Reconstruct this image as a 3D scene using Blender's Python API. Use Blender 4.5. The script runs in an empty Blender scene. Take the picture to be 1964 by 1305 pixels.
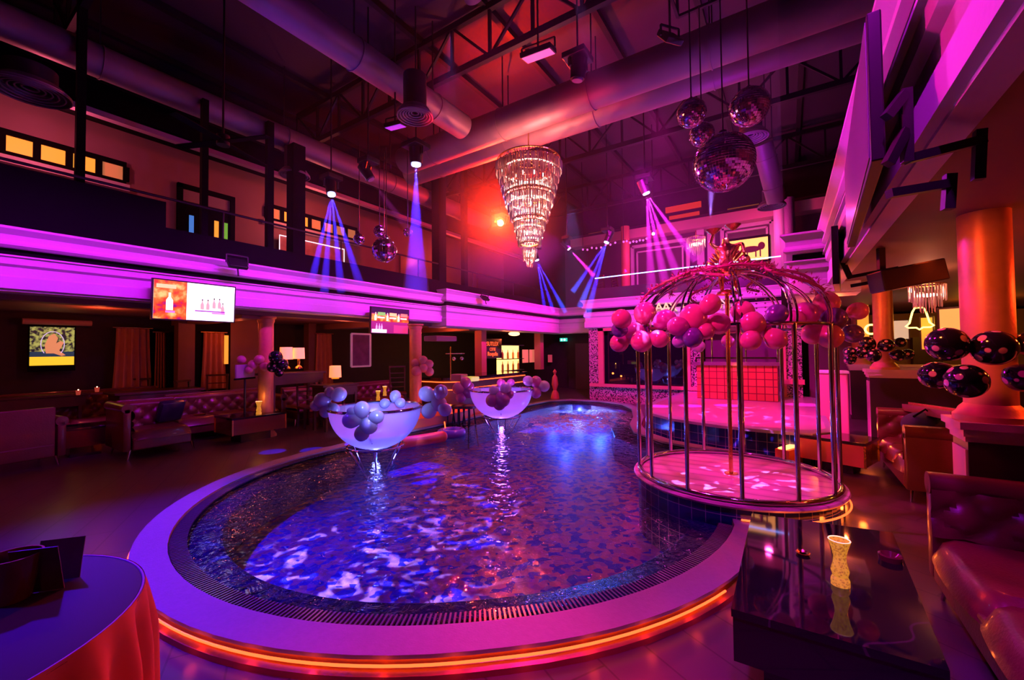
import bpy, bmesh, math, random
from mathutils import Vector, Matrix, noise
random.seed(7)
S = bpy.context.scene
COL = S.collection
PI = math.pi
# ------------------------------------------------------------------ camera, world, exposure
H, F = 1.7, 800.0
YAW, PIT, ROL = math.radians(33.4), math.radians(1.5), 0.01
_f0 = Vector((-math.sin(YAW), math.cos(YAW), 0)); _r0 = Vector((math.cos(YAW), math.sin(YAW), 0)); _u0 = Vector((0, 0, 1))
FWD = _f0*math.cos(PIT) + _u0*math.sin(PIT)
_u1 = _u0*math.cos(PIT) - _f0*math.sin(PIT)
RGT = _r0*math.cos(ROL) - _u1*math.sin(ROL)
UPV = _u1*math.cos(ROL) + _r0*math.sin(ROL)
CAM = Vector((0, 0, H))
cd = bpy.data.cameras.new('camera'); cd.sensor_width = 36; cd.lens = 36*F/1964; cd.clip_start = .05; cd.clip_end = 200
cam = bpy.data.objects.new('camera', cd); COL.objects.link(cam)
cam.matrix_world = Matrix(((RGT.x, UPV.x, -FWD.x, 0), (RGT.y, UPV.y, -FWD.y, 0), (RGT.z, UPV.z, -FWD.z, H), (0, 0, 0, 1)))
S.camera = cam
S.view_settings.view_transform = 'Standard'; S.view_settings.look = 'None'
S.view_settings.exposure = 0.0; S.view_settings.gamma = 1.0; S.view_settings.use_curve_mapping = False
w = bpy.data.worlds.new('world'); S.world = w; w.use_nodes = True
w.node_tree.nodes['Background'].inputs[0].default_value = (.35, .01, .45, 1)
w.node_tree.nodes['Background'].inputs[1].default_value = .010
c = S.cycles
c.use_adaptive_sampling = True; c.adaptive_threshold = .03
c.use_denoising = True
try: c.denoiser = 'OPENIMAGEDENOISE'
except Exception: pass
c.max_bounces = 5; c.diffuse_bounces = 2; c.glossy_bounces = 3; c.transmission_bounces = 3
c.volume_bounces = 0; c.transparent_max_bounces = 10
c.caustics_reflective = False; c.caustics_refractive = False
c.sample_clamp_indirect = 2.5; c.sample_clamp_direct = 0
c.use_light_tree = True

def ray(px, py): return FWD + RGT*((px-982)/F) + UPV*((652.5-py)/F)
def at_z(px, py, z=0.0): v = ray(px, py); return CAM + v*((z-H)/v.z)
def at_x(px, py, x): v = ray(px, py); return CAM + v*(x/v.x)
def at_y(px, py, y): v = ray(px, py); return CAM + v*(y/v.y)
def at_d(px, py, d): return CAM + ray(px, py)*d

MAG = (.50, .006, .72); PINK = (1.0, .01, .25); BLU = (.02, .015, 1.0); RED = (1.0, .012, .004); ORG = (1.0, .08, .012); VIO = (.25, .01, 1.0)

def lamp(name, kind, loc, power, color, target=None, angle=60, blend=.5, radius=.05, size=None):
    d = bpy.data.lights.new(name, kind); d.energy = power; d.color = color
    if kind == 'AREA':
        d.shape = 'RECTANGLE'; d.size, d.size_y = size or (.5, .5)
    else: d.shadow_soft_size = radius
    if kind == 'SPOT': d.spot_size = math.radians(angle); d.spot_blend = blend
    o = bpy.data.objects.new(name, d); COL.objects.link(o); o.location = loc
    if target is not None: o.rotation_euler = (Vector(target)-Vector(loc)).to_track_quat('-Z', 'Y').to_euler()
    return o
# magenta washes on the balcony fascias and the hall
for y, pw, cc in ((.4, 50, (.46, .006, .72)), (4.8, 50, MAG), (9.0, 55, (.62, .006, .66)), (13.4, 75, (.78, .006, .5))):
    o = lamp('fascia_wash', 'AREA', (-5.0, y, 4.7), pw, cc, (-8.3, y, 3.02), size=(4.2, .10)); o.data.spread = math.radians(46)
lamp('back_wash', 'SPOT', (-2.2, 7.6, 5.2), 2300, (.75, .006, .60), (-2.8, 13.1, 2.4), 74, .7, .15)
lamp('right_wash', 'SPOT', (-3.2, 3.2, 4.6), 560, (1, .006, .32), (.4, 3.2, 3.3), 60, .7, .15)
lamp('right_wash', 'SPOT', (-2.8, 5.6, 3.6), 380, (.7, .006, .9), (.5, 4.0, 2.8), 60, .7, .15)
lamp('right_wash', 'SPOT', (-2.6, 6.6, 4.7), 1100, (.85, .006, .62), (.2, 8.4, 2.9), 60, .7, .15)
lamp('stage_wash', 'SPOT', (-1.6, 6.2, 5.4), 2300, (.9, .01, .46), (-.8, 9.9, .3), 50, .6, .12)
lamp('cage_wash', 'SPOT', (-1.9, 4.2, 5.4), 1000, (.8, .012, .55), (-.5, 5.5, .6), 34, .5, .10)
lamp('balloon_fill', 'SPOT', (-2.4, 1.6, 4.2), 1200, (1, .014, .28), (-.75, 5.0, 1.9), 30, .6, .10)  # unseen fill added to brighten the cage balloons
lamp('tub_fill', 'SPOT', (-2.2, 2.2, 2.7), 1500, (.30, .34, 1), (-5.2, 4.3, .85), 21, .7, .10)  # unseen fills added to brighten the balloons on the tubs
lamp('tub_fill', 'SPOT', (-3.0, 5.2, 2.7), 900, (.6, .10, 1), (-5.5, 7.9, .9), 19, .7, .10)
lamp('ceiling_glow', 'SPOT', (-3.2, 6.0, 3.9), 60, (1, .006, .05), (-3.2, 6.6, 8), 85, .9, .25)
lamp('ceiling_glow', 'SPOT', (-1.0, 8.6, 4.2), 110, (.42, .006, .85), (-.4, 9.6, 8), 110, .8, .25)
lamp('ceiling_glow', 'SPOT', (-1.6, 3.0, 4.4), 60, (.35, .004, 1), (-1.2, 4.5, 8), 90, .9, .25)
lamp('duct_glow', 'SPOT', (-6.6, 2.0, 4.4), 120, (.10, .01, 1), (-5.5, 3.4, 6.3), 50, .9, .15)
lamp('duct_glow', 'SPOT', (-3.0, 5.2, 4.0), 130, (1, .008, .01), (-2.9, 7.3, 6.3), 34, .9, .1)  # unseen spot added for the red highlight on the duct
lamp('statue_fill', 'SPOT', (-2.2, 3.6, 2.3), 90, (1, .28, .03), (-.57, 5.4, 2.75), 16, .5, .05)  # unseen warm spot added to turn the statue golden
lamp('foam_fill', 'SPOT', (-4.4, 9.4, 5.4), 5000, (.10, .30, 1), (-4.9, 10.8, 0), 30, .8, .1)  # unseen overhead spot added to brighten the whirlpool foam
lamp('duct_glow', 'SPOT', (-4.4, 4.6, 5.2), 60, (1, .01, .03), (-5.3, 5.7, 6.3), 60, .9, .1)
# blue and violet floods on the pool surround
lamp('floor_fill', 'SPOT', (-3.6, -1.2, 3.8), 260, (.10, .006, 1), (-2.8, .6, 0), 56, .9, .1)  # unseen fills added to tint the dark front floor blue and pink
lamp('floor_fill', 'SPOT', (-.9, -.6, 3.4), 110, (.8, .01, .45), (-.5, 1.1, 0), 40, .9, .1)
lamp('pool_flood', 'SPOT', (-6.6, 1.0, 4.6), 2600, (.07, .003, 1.0), (-4.2, 1.4, 0), 60, .9, .12)
lamp('pool_flood', 'SPOT', (-.8, 2.6, 4.9), 700, (1.0, .010, .10), (-1.2, 1.3, 0), 36, .9, .12)
lamp('pool_flood', 'SPOT', (.1, 1.4, 4.6), 420, (.7, .01, .9), (-.2, 3.1, 0), 56, .6, .05)
lamp('pool_flood', 'SPOT', (-4.6, 7.0, 5.3), 2200, (.16, .012, 1.0), (-4.1, 5.4, 0), 60, .9, .12)
lamp('pool_flood', 'SPOT', (-2.4, 7.4, 5.3), 450, (1, .015, .06), (-2.1, 4.4, 0), 50, .9, .12)
# ------------------------------------------------------------------ materials
MT = {}
def mat(name, col, rough=.5, metal=0.0, em=None, es=0.0, bump=None, var=None, spec=None, coat=0.0):
    if name in MT: return MT[name]
    m = bpy.data.materials.new(name); m.use_nodes = True; n = m.node_tree.nodes; l = m.node_tree.links
    p = n['Principled BSDF']
    p.inputs['Base Color'].default_value = (*col, 1); p.inputs['Roughness'].default_value = rough; p.inputs['Metallic'].default_value = metal
    if spec is not None: p.inputs['Specular IOR Level'].default_value = spec
    if coat: p.inputs['Coat Weight'].default_value = coat; p.inputs['Coat Roughness'].default_value = .08
    if em: p.inputs['Emission Color'].default_value = (*em, 1); p.inputs['Emission Strength'].default_value = es
    tc = n.new('ShaderNodeTexCoord')
    if bump:
        t = n.new('ShaderNodeTexNoise'); t.inputs['Scale'].default_value = bump[0]; t.inputs['Detail'].default_value = 3
        b = n.new('ShaderNodeBump'); b.inputs['Strength'].default_value = bump[1]; b.inputs['Distance'].default_value = .02
        l.new(tc.outputs['Object'], t.inputs['Vector']); l.new(t.outputs['Fac'], b.inputs['Height']); l.new(b.outputs['Normal'], p.inputs['Normal'])
    if var:
        t = n.new('ShaderNodeTexNoise'); t.inputs['Scale'].default_value = var[0]; t.inputs['Detail'].default_value = 4
        r = n.new('ShaderNodeMix'); r.data_type = 'RGBA'
        r.inputs['A'].default_value = (*[x*(1-var[1]) for x in col], 1); r.inputs['B'].default_value = (*[min(1, x*(1+var[1])) for x in col], 1)
        l.new(tc.outputs['Object'], t.inputs['Vector']); l.new(t.outputs['Fac'], r.inputs['Factor']); l.new(r.outputs['Result'], p.inputs['Base Color'])
    MT[name] = m; return m
def nodes(m): return m.node_tree.nodes, m.node_tree.links, m.node_tree.nodes['Principled BSDF']
def ramp(n, stops, interp='LINEAR'):
    r = n.new('ShaderNodeValToRGB'); e = r.color_ramp.elements; r.color_ramp.interpolation = interp
    while len(e) < len(stops): e.new(.5)
    for k, (p, cc) in enumerate(stops): e[k].position = p; e[k].color = (*cc, 1)
    return r
plaster = mat('white_plaster', (.78, .74, .78), .6, bump=(25, .08), var=(3, .05))
plaster_r = mat('cream_plaster', (.72, .55, .42), .65, bump=(18, .1), var=(2, .08))
darkpaint = mat('black_paint', (.004, .003, .005), .8, spec=.08, var=(8, .3))
darkwall = mat('dark_wallpaper', (.03, .012, .018), .7, var=(6, .35))
brownwall = mat('brown_wall', (.17, .08, .06), .6, var=(3, .2))
upperwall = mat('salmon_wall', (.34, .22, .22), .7, var=(2, .15))
steel = mat('dark_steel', (.022, .018, .026), .5, .3)
chrome = mat('chrome', (.85, .82, .85), .09, 1.0)
gold = mat('gold_metal', (.95, .55, .15), .22, 1.0, bump=(14, .25))
duct = mat('galvanised_duct', (.28, .22, .26), .5, .3, bump=(5, .05), var=(4, .15))
leather = mat('brown_leather', (.14, .035, .025), .32, bump=(60, .12), var=(4, .3), coat=.3)
wood = mat('dark_wood', (.07, .028, .02), .35, var=(5, .4))
blackgloss = mat('black_gloss', (.008, .006, .01), .05, spec=.8)
bodyblack = mat('black_plastic', (.01, .01, .012), .4)
cloth_o = mat('orange_cloth', (.75, .20, .10), .8, var=(6, .15))
curtain_m = mat('curtain_cloth', (.50, .22, .14), .85, var=(5, .2))
column_m = mat('gold_column', (.80, .36, .16), .42, .25, bump=(40, .08), var=(14, .12))
mirrorbox = mat('bronze_mirror', (.30, .12, .09), .18, .8, var=(2, .3))
lampshade = mat('lamp_shade', (.9, .7, .5), .8, em=(1.0, .26, .07), es=1.3)
def emis(name, col, s): return mat(name, col, .5, em=col, es=s)
led_o = emis('led_orange', (1.0, .10, .02), 3.0)
led_b = emis('led_blue', (.22, .32, 1.0), 7)
lens_b = emis('lens_blue', (.35, .35, 1.0), 40)
lens_p = emis('lens_magenta', (.85, .35, 1.0), 30)
lens_r = emis('lens_red', (1.0, .42, .12), 60)
flood_p = emis('flood_pink', (1.0, .10, .38), 1.3)
flood_v = emis('flood_violet', (.5, .05, .9), .8)
flood_w = emis('flood_white', (.75, .55, 1.0), 12)
glass_y = emis('window_amber', (1.0, .38, .04), .9)
glass_d = emis('window_dim_amber', (.9, .32, .12), .35)
glass_b = emis('glass_blue', (.05, .22, .7), .8); glass_g = emis('glass_green', (.15, .55, .05), .6)
wht_line = emis('led_white', (1.0, .62, .75), 2.0)
# wooden plank floor
floor_m = mat('floor_planks', (.12, .05, .05), .3)
n, l, p = nodes(floor_m); tc = n.new('ShaderNodeTexCoord'); mp = n.new('ShaderNodeMapping'); mp.inputs['Rotation'].default_value = (0, 0, .5)
br = n.new('ShaderNodeTexBrick'); br.inputs['Scale'].default_value = 1.0; br.inputs['Brick Width'].default_value = 1.2; br.inputs['Row Height'].default_value = .3
br.inputs['Mortar Size'].default_value = .006; br.inputs['Color1'].default_value = (.10, .06, .07, 1); br.inputs['Color2'].default_value = (.088, .05, .06, 1); br.inputs['Mortar'].default_value = (.045, .025, .03, 1)
l.new(tc.outputs['Object'], mp.inputs[0]); l.new(mp.outputs[0], br.inputs['Vector']); l.new(br.outputs['Color'], p.inputs['Base Color'])
nz = n.new('ShaderNodeTexNoise'); nz.inputs['Scale'].default_value = 6; b = n.new('ShaderNodeBump'); b.inputs['Strength'].default_value = .06
l.new(tc.outputs['Object'], nz.inputs['Vector']); l.new(nz.outputs['Fac'], b.inputs['Height']); l.new(b.outputs['Normal'], p.inputs['Normal'])
stone = mat('coping_stone', (.30, .27, .30), .55, bump=(80, .15), var=(30, .12))
# tiles
def tile_mat(name, c1, c2, mortar, s, size=.012, rough=.15, w=1.0, h=1.0):
    m = mat(name, c1, rough); n, l, p = nodes(m); tc = n.new('ShaderNodeTexCoord')
    br = n.new('ShaderNodeTexBrick'); br.offset = 0; br.inputs['Scale'].default_value = s; br.inputs['Brick Width'].default_value = w; br.inputs['Row Height'].default_value = h
    br.inputs['Mortar Size'].default_value = size; br.inputs['Color1'].default_value = (*c1, 1); br.inputs['Color2'].default_value = (*c2, 1); br.inputs['Mortar'].default_value = (*mortar, 1)
    l.new(tc.outputs['UV'], br.inputs['Vector']); l.new(br.outputs['Color'], p.inputs['Base Color']); return m
pooltile = tile_mat('navy_pool_tile', (.008, .012, .10), (.015, .02, .15), (.30, .22, .40), 7, .025)
poolnavy = mat('navy_pool_lining', (.012, .012, .09), .2, bump=(90, .4), var=(50, .4))
# pool floor: pale mosaic with blue patches
poolfloor = mat('pool_mosaic', (.4, .3, .35), .5)
n, l, p = nodes(poolfloor); tc = n.new('ShaderNodeTexCoord')
v1 = n.new('ShaderNodeTexVoronoi'); v1.inputs['Scale'].default_value = 15; v1.feature = 'F1'
nn = n.new('ShaderNodeTexNoise'); nn.inputs['Scale'].default_value = 3; ad = n.new('ShaderNodeMix'); ad.data_type = 'RGBA'; ad.inputs['Factor'].default_value = .06
l.new(tc.outputs['Object'], nn.inputs['Vector']); l.new(tc.outputs['Object'], ad.inputs['A']); l.new(nn.outputs['Color'], ad.inputs['B']); l.new(ad.outputs['Result'], v1.inputs['Vector'])
bw = n.new('ShaderNodeRGBToBW'); l.new(v1.outputs['Color'], bw.inputs[0])
r1 = ramp(n, [(0, (.012, .015, .36)), (.37, (.015, .02, .40)), (.39, (.50, .20, .22)), (.5, (.26, .20, .40)), (.62, (.52, .24, .20)), (1, (.62, .36, .38))]); l.new(bw.outputs[0], r1.inputs[0])
l.new(r1.outputs[0], p.inputs['Base Color'])
# water surface: see-through with fresnel gloss
def water_mat(name, scale, strength, tint):
    m = bpy.data.materials.new(name); m.use_nodes = True; n = m.node_tree.nodes; l = m.node_tree.links; n.clear()
    o = n.new('ShaderNodeOutputMaterial'); mx = n.new('ShaderNodeMixShader'); tr = n.new('ShaderNodeBsdfTransparent'); tr.inputs[0].default_value = (*tint, 1)
    g = n.new('ShaderNodeBsdfGlossy'); g.inputs['Roughness'].default_value = .03; fr = n.new('ShaderNodeFresnel'); fr.inputs['IOR'].default_value = 1.5
    tc = n.new('ShaderNodeTexCoord'); t = n.new('ShaderNodeTexNoise'); t.inputs['Scale'].default_value = scale; t.inputs['Detail'].default_value = 3; t.inputs['Distortion'].default_value = .6
    b = n.new('ShaderNodeBump'); b.inputs['Strength'].default_value = strength; b.inputs['Distance'].default_value = .05
    l.new(tc.outputs['Object'], t.inputs['Vector']); l.new(t.outputs['Fac'], b.inputs['Height'])
    l.new(b.outputs['Normal'], g.inputs['Normal']); l.new(b.outputs['Normal'], fr.inputs['Normal'])
    l.new(fr.outputs[0], mx.inputs[0]); l.new(tr.outputs[0], mx.inputs[1]); l.new(g.outputs[0], mx.inputs[2]); l.new(mx.outputs[0], o.inputs['Surface'])
    return m
water_m = water_mat('pool_water', 8, .55, (.80, .80, 1.0))
# thin translucent shells (tubs, balloons, crystals)
def thin(name, col, trans=.5, gloss=.12, rough=.12, clear=0.0, em=None, es=0):
    m = bpy.data.materials.new(name); m.use_nodes = True; n = m.node_tree.nodes; l = m.node_tree.links; n.clear()
    o = n.new('ShaderNodeOutputMaterial'); d = n.new('ShaderNodeBsdfDiffuse'); d.inputs[0].default_value = (*col, 1)
    t = n.new('ShaderNodeBsdfTranslucent'); t.inputs[0].default_value = (*col, 1); a = n.new('ShaderNodeMixShader'); a.inputs[0].default_value = trans
    g = n.new('ShaderNodeBsdfGlossy'); g.inputs['Roughness'].default_value = rough; g.inputs[0].default_value = (1, 1, 1, 1)
    fr = n.new('ShaderNodeLayerWeight'); fr.inputs[0].default_value = .35; mu = n.new('ShaderNodeMath'); mu.operation = 'MULTIPLY_ADD'; mu.inputs[1].default_value = .45; mu.inputs[2].default_value = gloss
    b = n.new('ShaderNodeMixShader'); l.new(fr.outputs['Fresnel'], mu.inputs[0]); l.new(mu.outputs[0], b.inputs[0])
    l.new(d.outputs[0], a.inputs[1]); l.new(t.outputs[0], a.inputs[2]); l.new(a.outputs[0], b.inputs[1]); l.new(g.outputs[0], b.inputs[2]); last = b
    if clear:
        tp = n.new('ShaderNodeBsdfTransparent'); cm = n.new('ShaderNodeMixShader'); cm.inputs[0].default_value = clear
        l.new(last.outputs[0], cm.inputs[1]); l.new(tp.outputs[0], cm.inputs[2]); last = cm
    l.new(last.outputs[0], o.inputs['Surface']); MT[name] = m; return m
b_pink = thin('balloon_pink', (1, .36, .50), .4); b_clearblue = thin('balloon_pale_blue', (.70, .74, 1), .4)
b_purple = thin('balloon_violet', (.22, .12, .50), .4); b_white = thin('balloon_pearl', (.85, .75, .95), .5); b_hot = thin('balloon_magenta', (.9, .2, .6), .5)
tub_m = thin('frosted_acrylic', (.62, .66, .98), .62, .06, .25, .12); crystal = thin('cut_crystal', (.98, .80, .80), .55, .25, .05)
polka = mat('polka_balloon', (.01, .01, .03), .12, coat=.5); n, l, p = nodes(polka); tc = n.new('ShaderNodeTexCoord')
v = n.new('ShaderNodeTexVoronoi'); v.inputs['Scale'].default_value = 13; v.inputs['Randomness'].default_value = .35; r = ramp(n, [(0, (.70, .32, .45)), (.27, (.7, .32, .45)), (.31, (.008, .005, .02))])
l.new(tc.outputs['Object'], v.inputs['Vector']); l.new(v.outputs['Distance'], r.inputs[0]); l.new(r.outputs[0], p.inputs['Base Color'])
glow_vase = mat('crackle_glass', (1, .7, .3), .2); n, l, p = nodes(glow_vase); tc = n.new('ShaderNodeTexCoord'); v = n.new('ShaderNodeTexVoronoi'); v.inputs['Scale'].default_value = 95
r = ramp(n, [(.05, (.30, .04, .01)), (.6, (1, .36, .035))]); l.new(tc.outputs['Object'], v.inputs['Vector']); l.new(v.outputs['Distance'], r.inputs[0]); l.new(r.outputs[0], p.inputs['Emission Color']); p.inputs['Emission Strength'].default_value = .62; p.inputs['Base Color'].default_value = (.3, .12, .03, 1)
speck = mat('speckled_mosaic', (.4, .2, .25), .35); n, l, p = nodes(speck); tc = n.new('ShaderNodeTexCoord'); v = n.new('ShaderNodeTexVoronoi'); v.inputs['Scale'].default_value = 38
bw = n.new('ShaderNodeRGBToBW'); r = ramp(n, [(.45, (.05, .02, .03)), (.5, (.65, .42, .42))]); l.new(tc.outputs['Object'], v.inputs['Vector']); l.new(v.outputs['Color'], bw.inputs[0]); l.new(bw.outputs[0], r.inputs[0]); l.new(r.outputs[0], p.inputs['Base Color'])
planks = mat('stage_boards', (.62, .42, .45), .3); n, l, p = nodes(planks); tc = n.new('ShaderNodeTexCoord'); wv = n.new('ShaderNodeTexWave'); wv.inputs['Scale'].default_value = 1.5; wv.inputs['Distortion'].default_value = 1.0; wv.bands_direction = 'Y'
r = ramp(n, [(0, (.36, .22, .26)), (.06, (.60, .42, .45)), (1, (.70, .50, .53))]); l.new(tc.outputs['Object'], wv.inputs['Vector']); l.new(wv.outputs['Fac'], r.inputs[0]); l.new(r.outputs[0], p.inputs['Base Color'])
marble = mat('black_marble', (.01, .008, .012), .04, spec=.7); n, l, p = nodes(marble); tc = n.new('ShaderNodeTexCoord'); wv = n.new('ShaderNodeTexWave'); wv.inputs['Scale'].default_value = .7; wv.inputs['Distortion'].default_value = 14; wv.inputs['Detail'].default_value = 3
r = ramp(n, [(0, (.05, .035, .035)), (.0012, (.008, .006, .01)), (1, (.006, .004, .008))]); l.new(tc.outputs['Object'], wv.inputs['Vector']); l.new(wv.outputs['Fac'], r.inputs[0]); l.new(r.outputs[0], p.inputs['Base Color'])
roofm = mat('roof_sheet', (.065, .042, .07), .6, .1); n, l, p = nodes(roofm); tc = n.new('ShaderNodeTexCoord'); wv = n.new('ShaderNodeTexWave'); wv.inputs['Scale'].default_value = 4; b = n.new('ShaderNodeBump'); b.inputs['Strength'].default_value = .5
l.new(tc.outputs['Object'], wv.inputs['Vector']); l.new(wv.outputs['Fac'], b.inputs['Height']); l.new(b.outputs['Normal'], p.inputs['Normal'])

# ------------------------------------------------------------------ mesh helpers
class MB:
    def __init__(s): s.b = bmesh.new()
    def box(s, c, d, rz=0, bev=0, M=None):
        r = bmesh.ops.create_cube(s.b, size=1); vs = r['verts']
        m = Matrix.Translation(c) @ Matrix.Rotation(rz, 4, 'Z') @ Matrix.Diagonal((d[0], d[1], d[2], 1))
        if M is not None: m = M @ m
        bmesh.ops.transform(s.b, matrix=m, verts=vs)
        if bev:
            es = list({e for v in vs for e in v.link_edges}); bmesh.ops.bevel(s.b, geom=es, offset=bev, segments=2, affect='EDGES', profile=.5)
        return s
    def span(s, a, b, bev=0):
        return s.box([(a[i]+b[i])/2 for i in range(3)], [abs(b[i]-a[i]) for i in range(3)], 0, bev)
    def beam(s, a, b, w, h=None):
        a, b = Vector(a), Vector(b); d = b-a; h = h or w
        q = d.to_track_quat('Z', 'Y').to_matrix().to_4x4()
        r = bmesh.ops.create_cube(s.b, size=1)
        bmesh.ops.transform(s.b, matrix=Matrix.Translation((a+b)/2) @ q @ Matrix.Diagonal((w, h, d.length, 1)), verts=r['verts']); return s
    def cyl(s, a, b, r1, r2=None, n=16, cap=True):
        a, b = Vector(a), Vector(b); d = b-a
        r = bmesh.ops.create_cone(s.b, cap_ends=cap, segments=n, radius1=r1, radius2=r1 if r2 is None else r2, depth=d.length)
        bmesh.ops.transform(s.b, matrix=Matrix.Translation((a+b)/2) @ d.to_track_quat('Z', 'Y').to_matrix().to_4x4(), verts=r['verts']); return s
    def sph(s, c, r, u=20, v=12, sc=(1, 1, 1), R=None):
        q = bmesh.ops.create_uvsphere(s.b, u_segments=u, v_segments=v, radius=1)
        m = Matrix.Translation(c) @ (R or Matrix.Identity(4)) @ Matrix.Diagonal((r*sc[0], r*sc[1], r*sc[2], 1))
        bmesh.ops.transform(s.b, matrix=m, verts=q['verts']); return s
    def lathe(s, prof, c=(0, 0, 0), n=28, M=None):
        rings = []
        for (r, z) in prof:
            ring = []
            for k in range(n):
                a = 2*PI*k/n; v = Vector((c[0]+r*math.cos(a), c[1]+r*math.sin(a), c[2]+z))
                if M is not None: v = M @ v
                ring.append(s.b.verts.new(v))
            rings.append(ring)
        for i in range(len(rings)-1):
            for k in range(n): s.b.faces.new((rings[i][k], rings[i][(k+1) % n], rings[i+1][(k+1) % n], rings[i+1][k]))
        for ring, (r, z) in ((rings[0], prof[0]), (rings[-1], prof[-1])):
            if r < .004: bmesh.ops.remove_doubles(s.b, verts=ring, dist=.02)
        return s
    def tube(s, pts, r, n=8, closed=False, rr=None):
        pts = [Vector(q) for q in pts]; N = len(pts); rings = []; up = Vector((0, 0, 1)); prev = None
        for i in range(N):
            t = (pts[(i+1) % N]-pts[i-1]) if closed else (pts[min(i+1, N-1)]-pts[max(i-1, 0)])
            t.normalize()
            x = (prev - t*prev.dot(t)) if prev is not None else (up.cross(t) if abs(t.z) < .95 else Vector((1, 0, 0)).cross(t))
            if x.length < 1e-5: x = Vector((1, 0, 0))
            x.normalize(); y = t.cross(x); prev = x; q = rr[i] if rr else r
            rings.append([s.b.verts.new(pts[i]+x*q*math.cos(2*PI*k/n)+y*q*math.sin(2*PI*k/n)) for k in range(n)])
        for i in range(N if closed else N-1):
            A, B = rings[i], rings[(i+1) % N]
            for k in range(n): s.b.faces.new((A[k], A[(k+1) % n], B[(k+1) % n], B[k]))
        if not closed:
            s.b.faces.new(rings[0][::-1]); s.b.faces.new(rings[-1])
        return s
    def ring(s, c, R, r, n=48, m=8, R2=None):
        return s.tube([(c[0]+R*math.cos(2*PI*k/n), c[1]+(R2 or R)*math.sin(2*PI*k/n), c[2]) for k in range(n)], r, m, True)
    def poly(s, pts, z, flip=False):
        f = s.b.faces.new([s.b.verts.new((q[0], q[1], z)) for q in pts]); f.normal_update()
        if f.normal.z < 0: f.normal_flip()
        return s
    def prism(s, pts, z0, z1):
        n = len(pts); a = [s.b.verts.new((q[0], q[1], z0)) for q in pts]; b = [s.b.verts.new((q[0], q[1], z1)) for q in pts]
        s.b.faces.new(a[::-1]); s.b.faces.new(b)
        for k in range(n): s.b.faces.new((a[k], a[(k+1) % n], b[(k+1) % n], b[k]))
        return s
    def grid(s, fn, nu, nv, closed_u=False):
        V = [[s.b.verts.new(fn(i/nu, j/nv)) for j in range(nv+1)] for i in range(nu if closed_u else nu+1)]
        for i in range(nu):
            A = V[i]; B = V[(i+1) % len(V)] if closed_u else V[i+1]
            for j in range(nv): s.b.faces.new((A[j], B[j], B[j+1], A[j+1]))
        return s
    def extrude_path(s, prof, path, closed=False):
        # prof: (offset to the right of travel, z); path: plan polyline, mitred
        N = len(path); cols = []
        for i in range(N):
            p = Vector(path[i]); d1 = (p-Vector(path[i-1])).normalized() if i > 0 or closed else None
            d2 = (Vector(path[(i+1) % N])-p).normalized() if i < N-1 or closed else None
            d1 = d1 or d2; d2 = d2 or d1
            n1 = Vector((d1.y, -d1.x)); n2 = Vector((d2.y, -d2.x)); m = (n1+n2); m = m/max(.2, m.dot(n1))
            cols.append([s.b.verts.new((p.x+m.x*o, p.y+m.y*o, z)) for (o, z) in prof])
        for i in range(N if closed else N-1):
            A, B = cols[i], cols[(i+1) % N]
            for k in range(len(prof)-1): s.b.faces.new((A[k], A[k+1], B[k+1], B[k]))
        return s
    def build(s, name, m, parent=None, smooth=False, kind=None, uv=None, recalc=True):
        if recalc: bmesh.ops.recalc_face_normals(s.b, faces=s.b.faces)
        me = bpy.data.meshes.new(name)
        if uv:
            L = s.b.loops.layers.uv.new('UVMap')
            for f in s.b.faces:
                for lp in f.loops: lp[L].uv = uv(lp.vert.co, f.normal)
        s.b.to_mesh(me); s.b.free()
        ms = m if isinstance(m, (list, tuple)) else [m]
        for q in ms: me.materials.append(q)
        if smooth:
            for q in me.polygons: q.use_smooth = True
            try: me.set_sharp_from_angle(angle=math.radians(38))
            except Exception: pass
        o = bpy.data.objects.new(name, me); COL.objects.link(o)
        if parent is not None: o.parent = parent
        if kind: o['kind'] = kind
        return o
def tag(o, label, cat, group=None, kind=None):
    o['label'] = label; o['category'] = cat
    if group: o['group'] = group
    if kind: o['kind'] = kind
    return o
def thing(name, label, cat, loc=(0, 0, 0), rz=0, group=None):
    o = bpy.data.objects.new(name, None); COL.objects.link(o); o.location = loc; o.rotation_euler = (0, 0, rz)
    o.empty_display_size = .1; return tag(o, label, cat, group)
def dup(root, loc=None, rz=None, label=None, scale=None, group=None):
    def cp(o, par):
        q = o.copy(); COL.objects.link(q); q.parent = par
        for ch in o.children: cp(ch, q)
        return q
    r = cp(root, None)
    if loc is not None: r.location = loc
    if rz is not None: r.rotation_euler = (0, 0, rz)
    if scale: r.scale = (scale,)*3
    if label: r['label'] = label
    if group: r['group'] = group
    return r
def uvbox(v, nn):
    a = [abs(x) for x in nn]; k = a.index(max(a))
    return (v.x, v.y) if k == 2 else ((v.x, v.z) if k == 1 else (v.y, v.z))
def text(body, size, m, parent, loc, rot, ext=.006, name='lettering'):
    cu = bpy.data.curves.new(name, 'FONT'); cu.body = body; cu.size = size; cu.extrude = ext; cu.align_x = 'CENTER'
    tmp = bpy.data.objects.new(name, cu); cu.materials.append(m); COL.objects.link(tmp); dg = bpy.context.evaluated_depsgraph_get(); me = bpy.data.meshes.new_from_object(tmp.evaluated_get(dg)); bpy.data.objects.remove(tmp); bpy.data.curves.remove(cu)
    o = bpy.data.objects.new(name, me); COL.objects.link(o); o.parent = parent; o.location = loc; o.rotation_euler = rot
    return o
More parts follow.
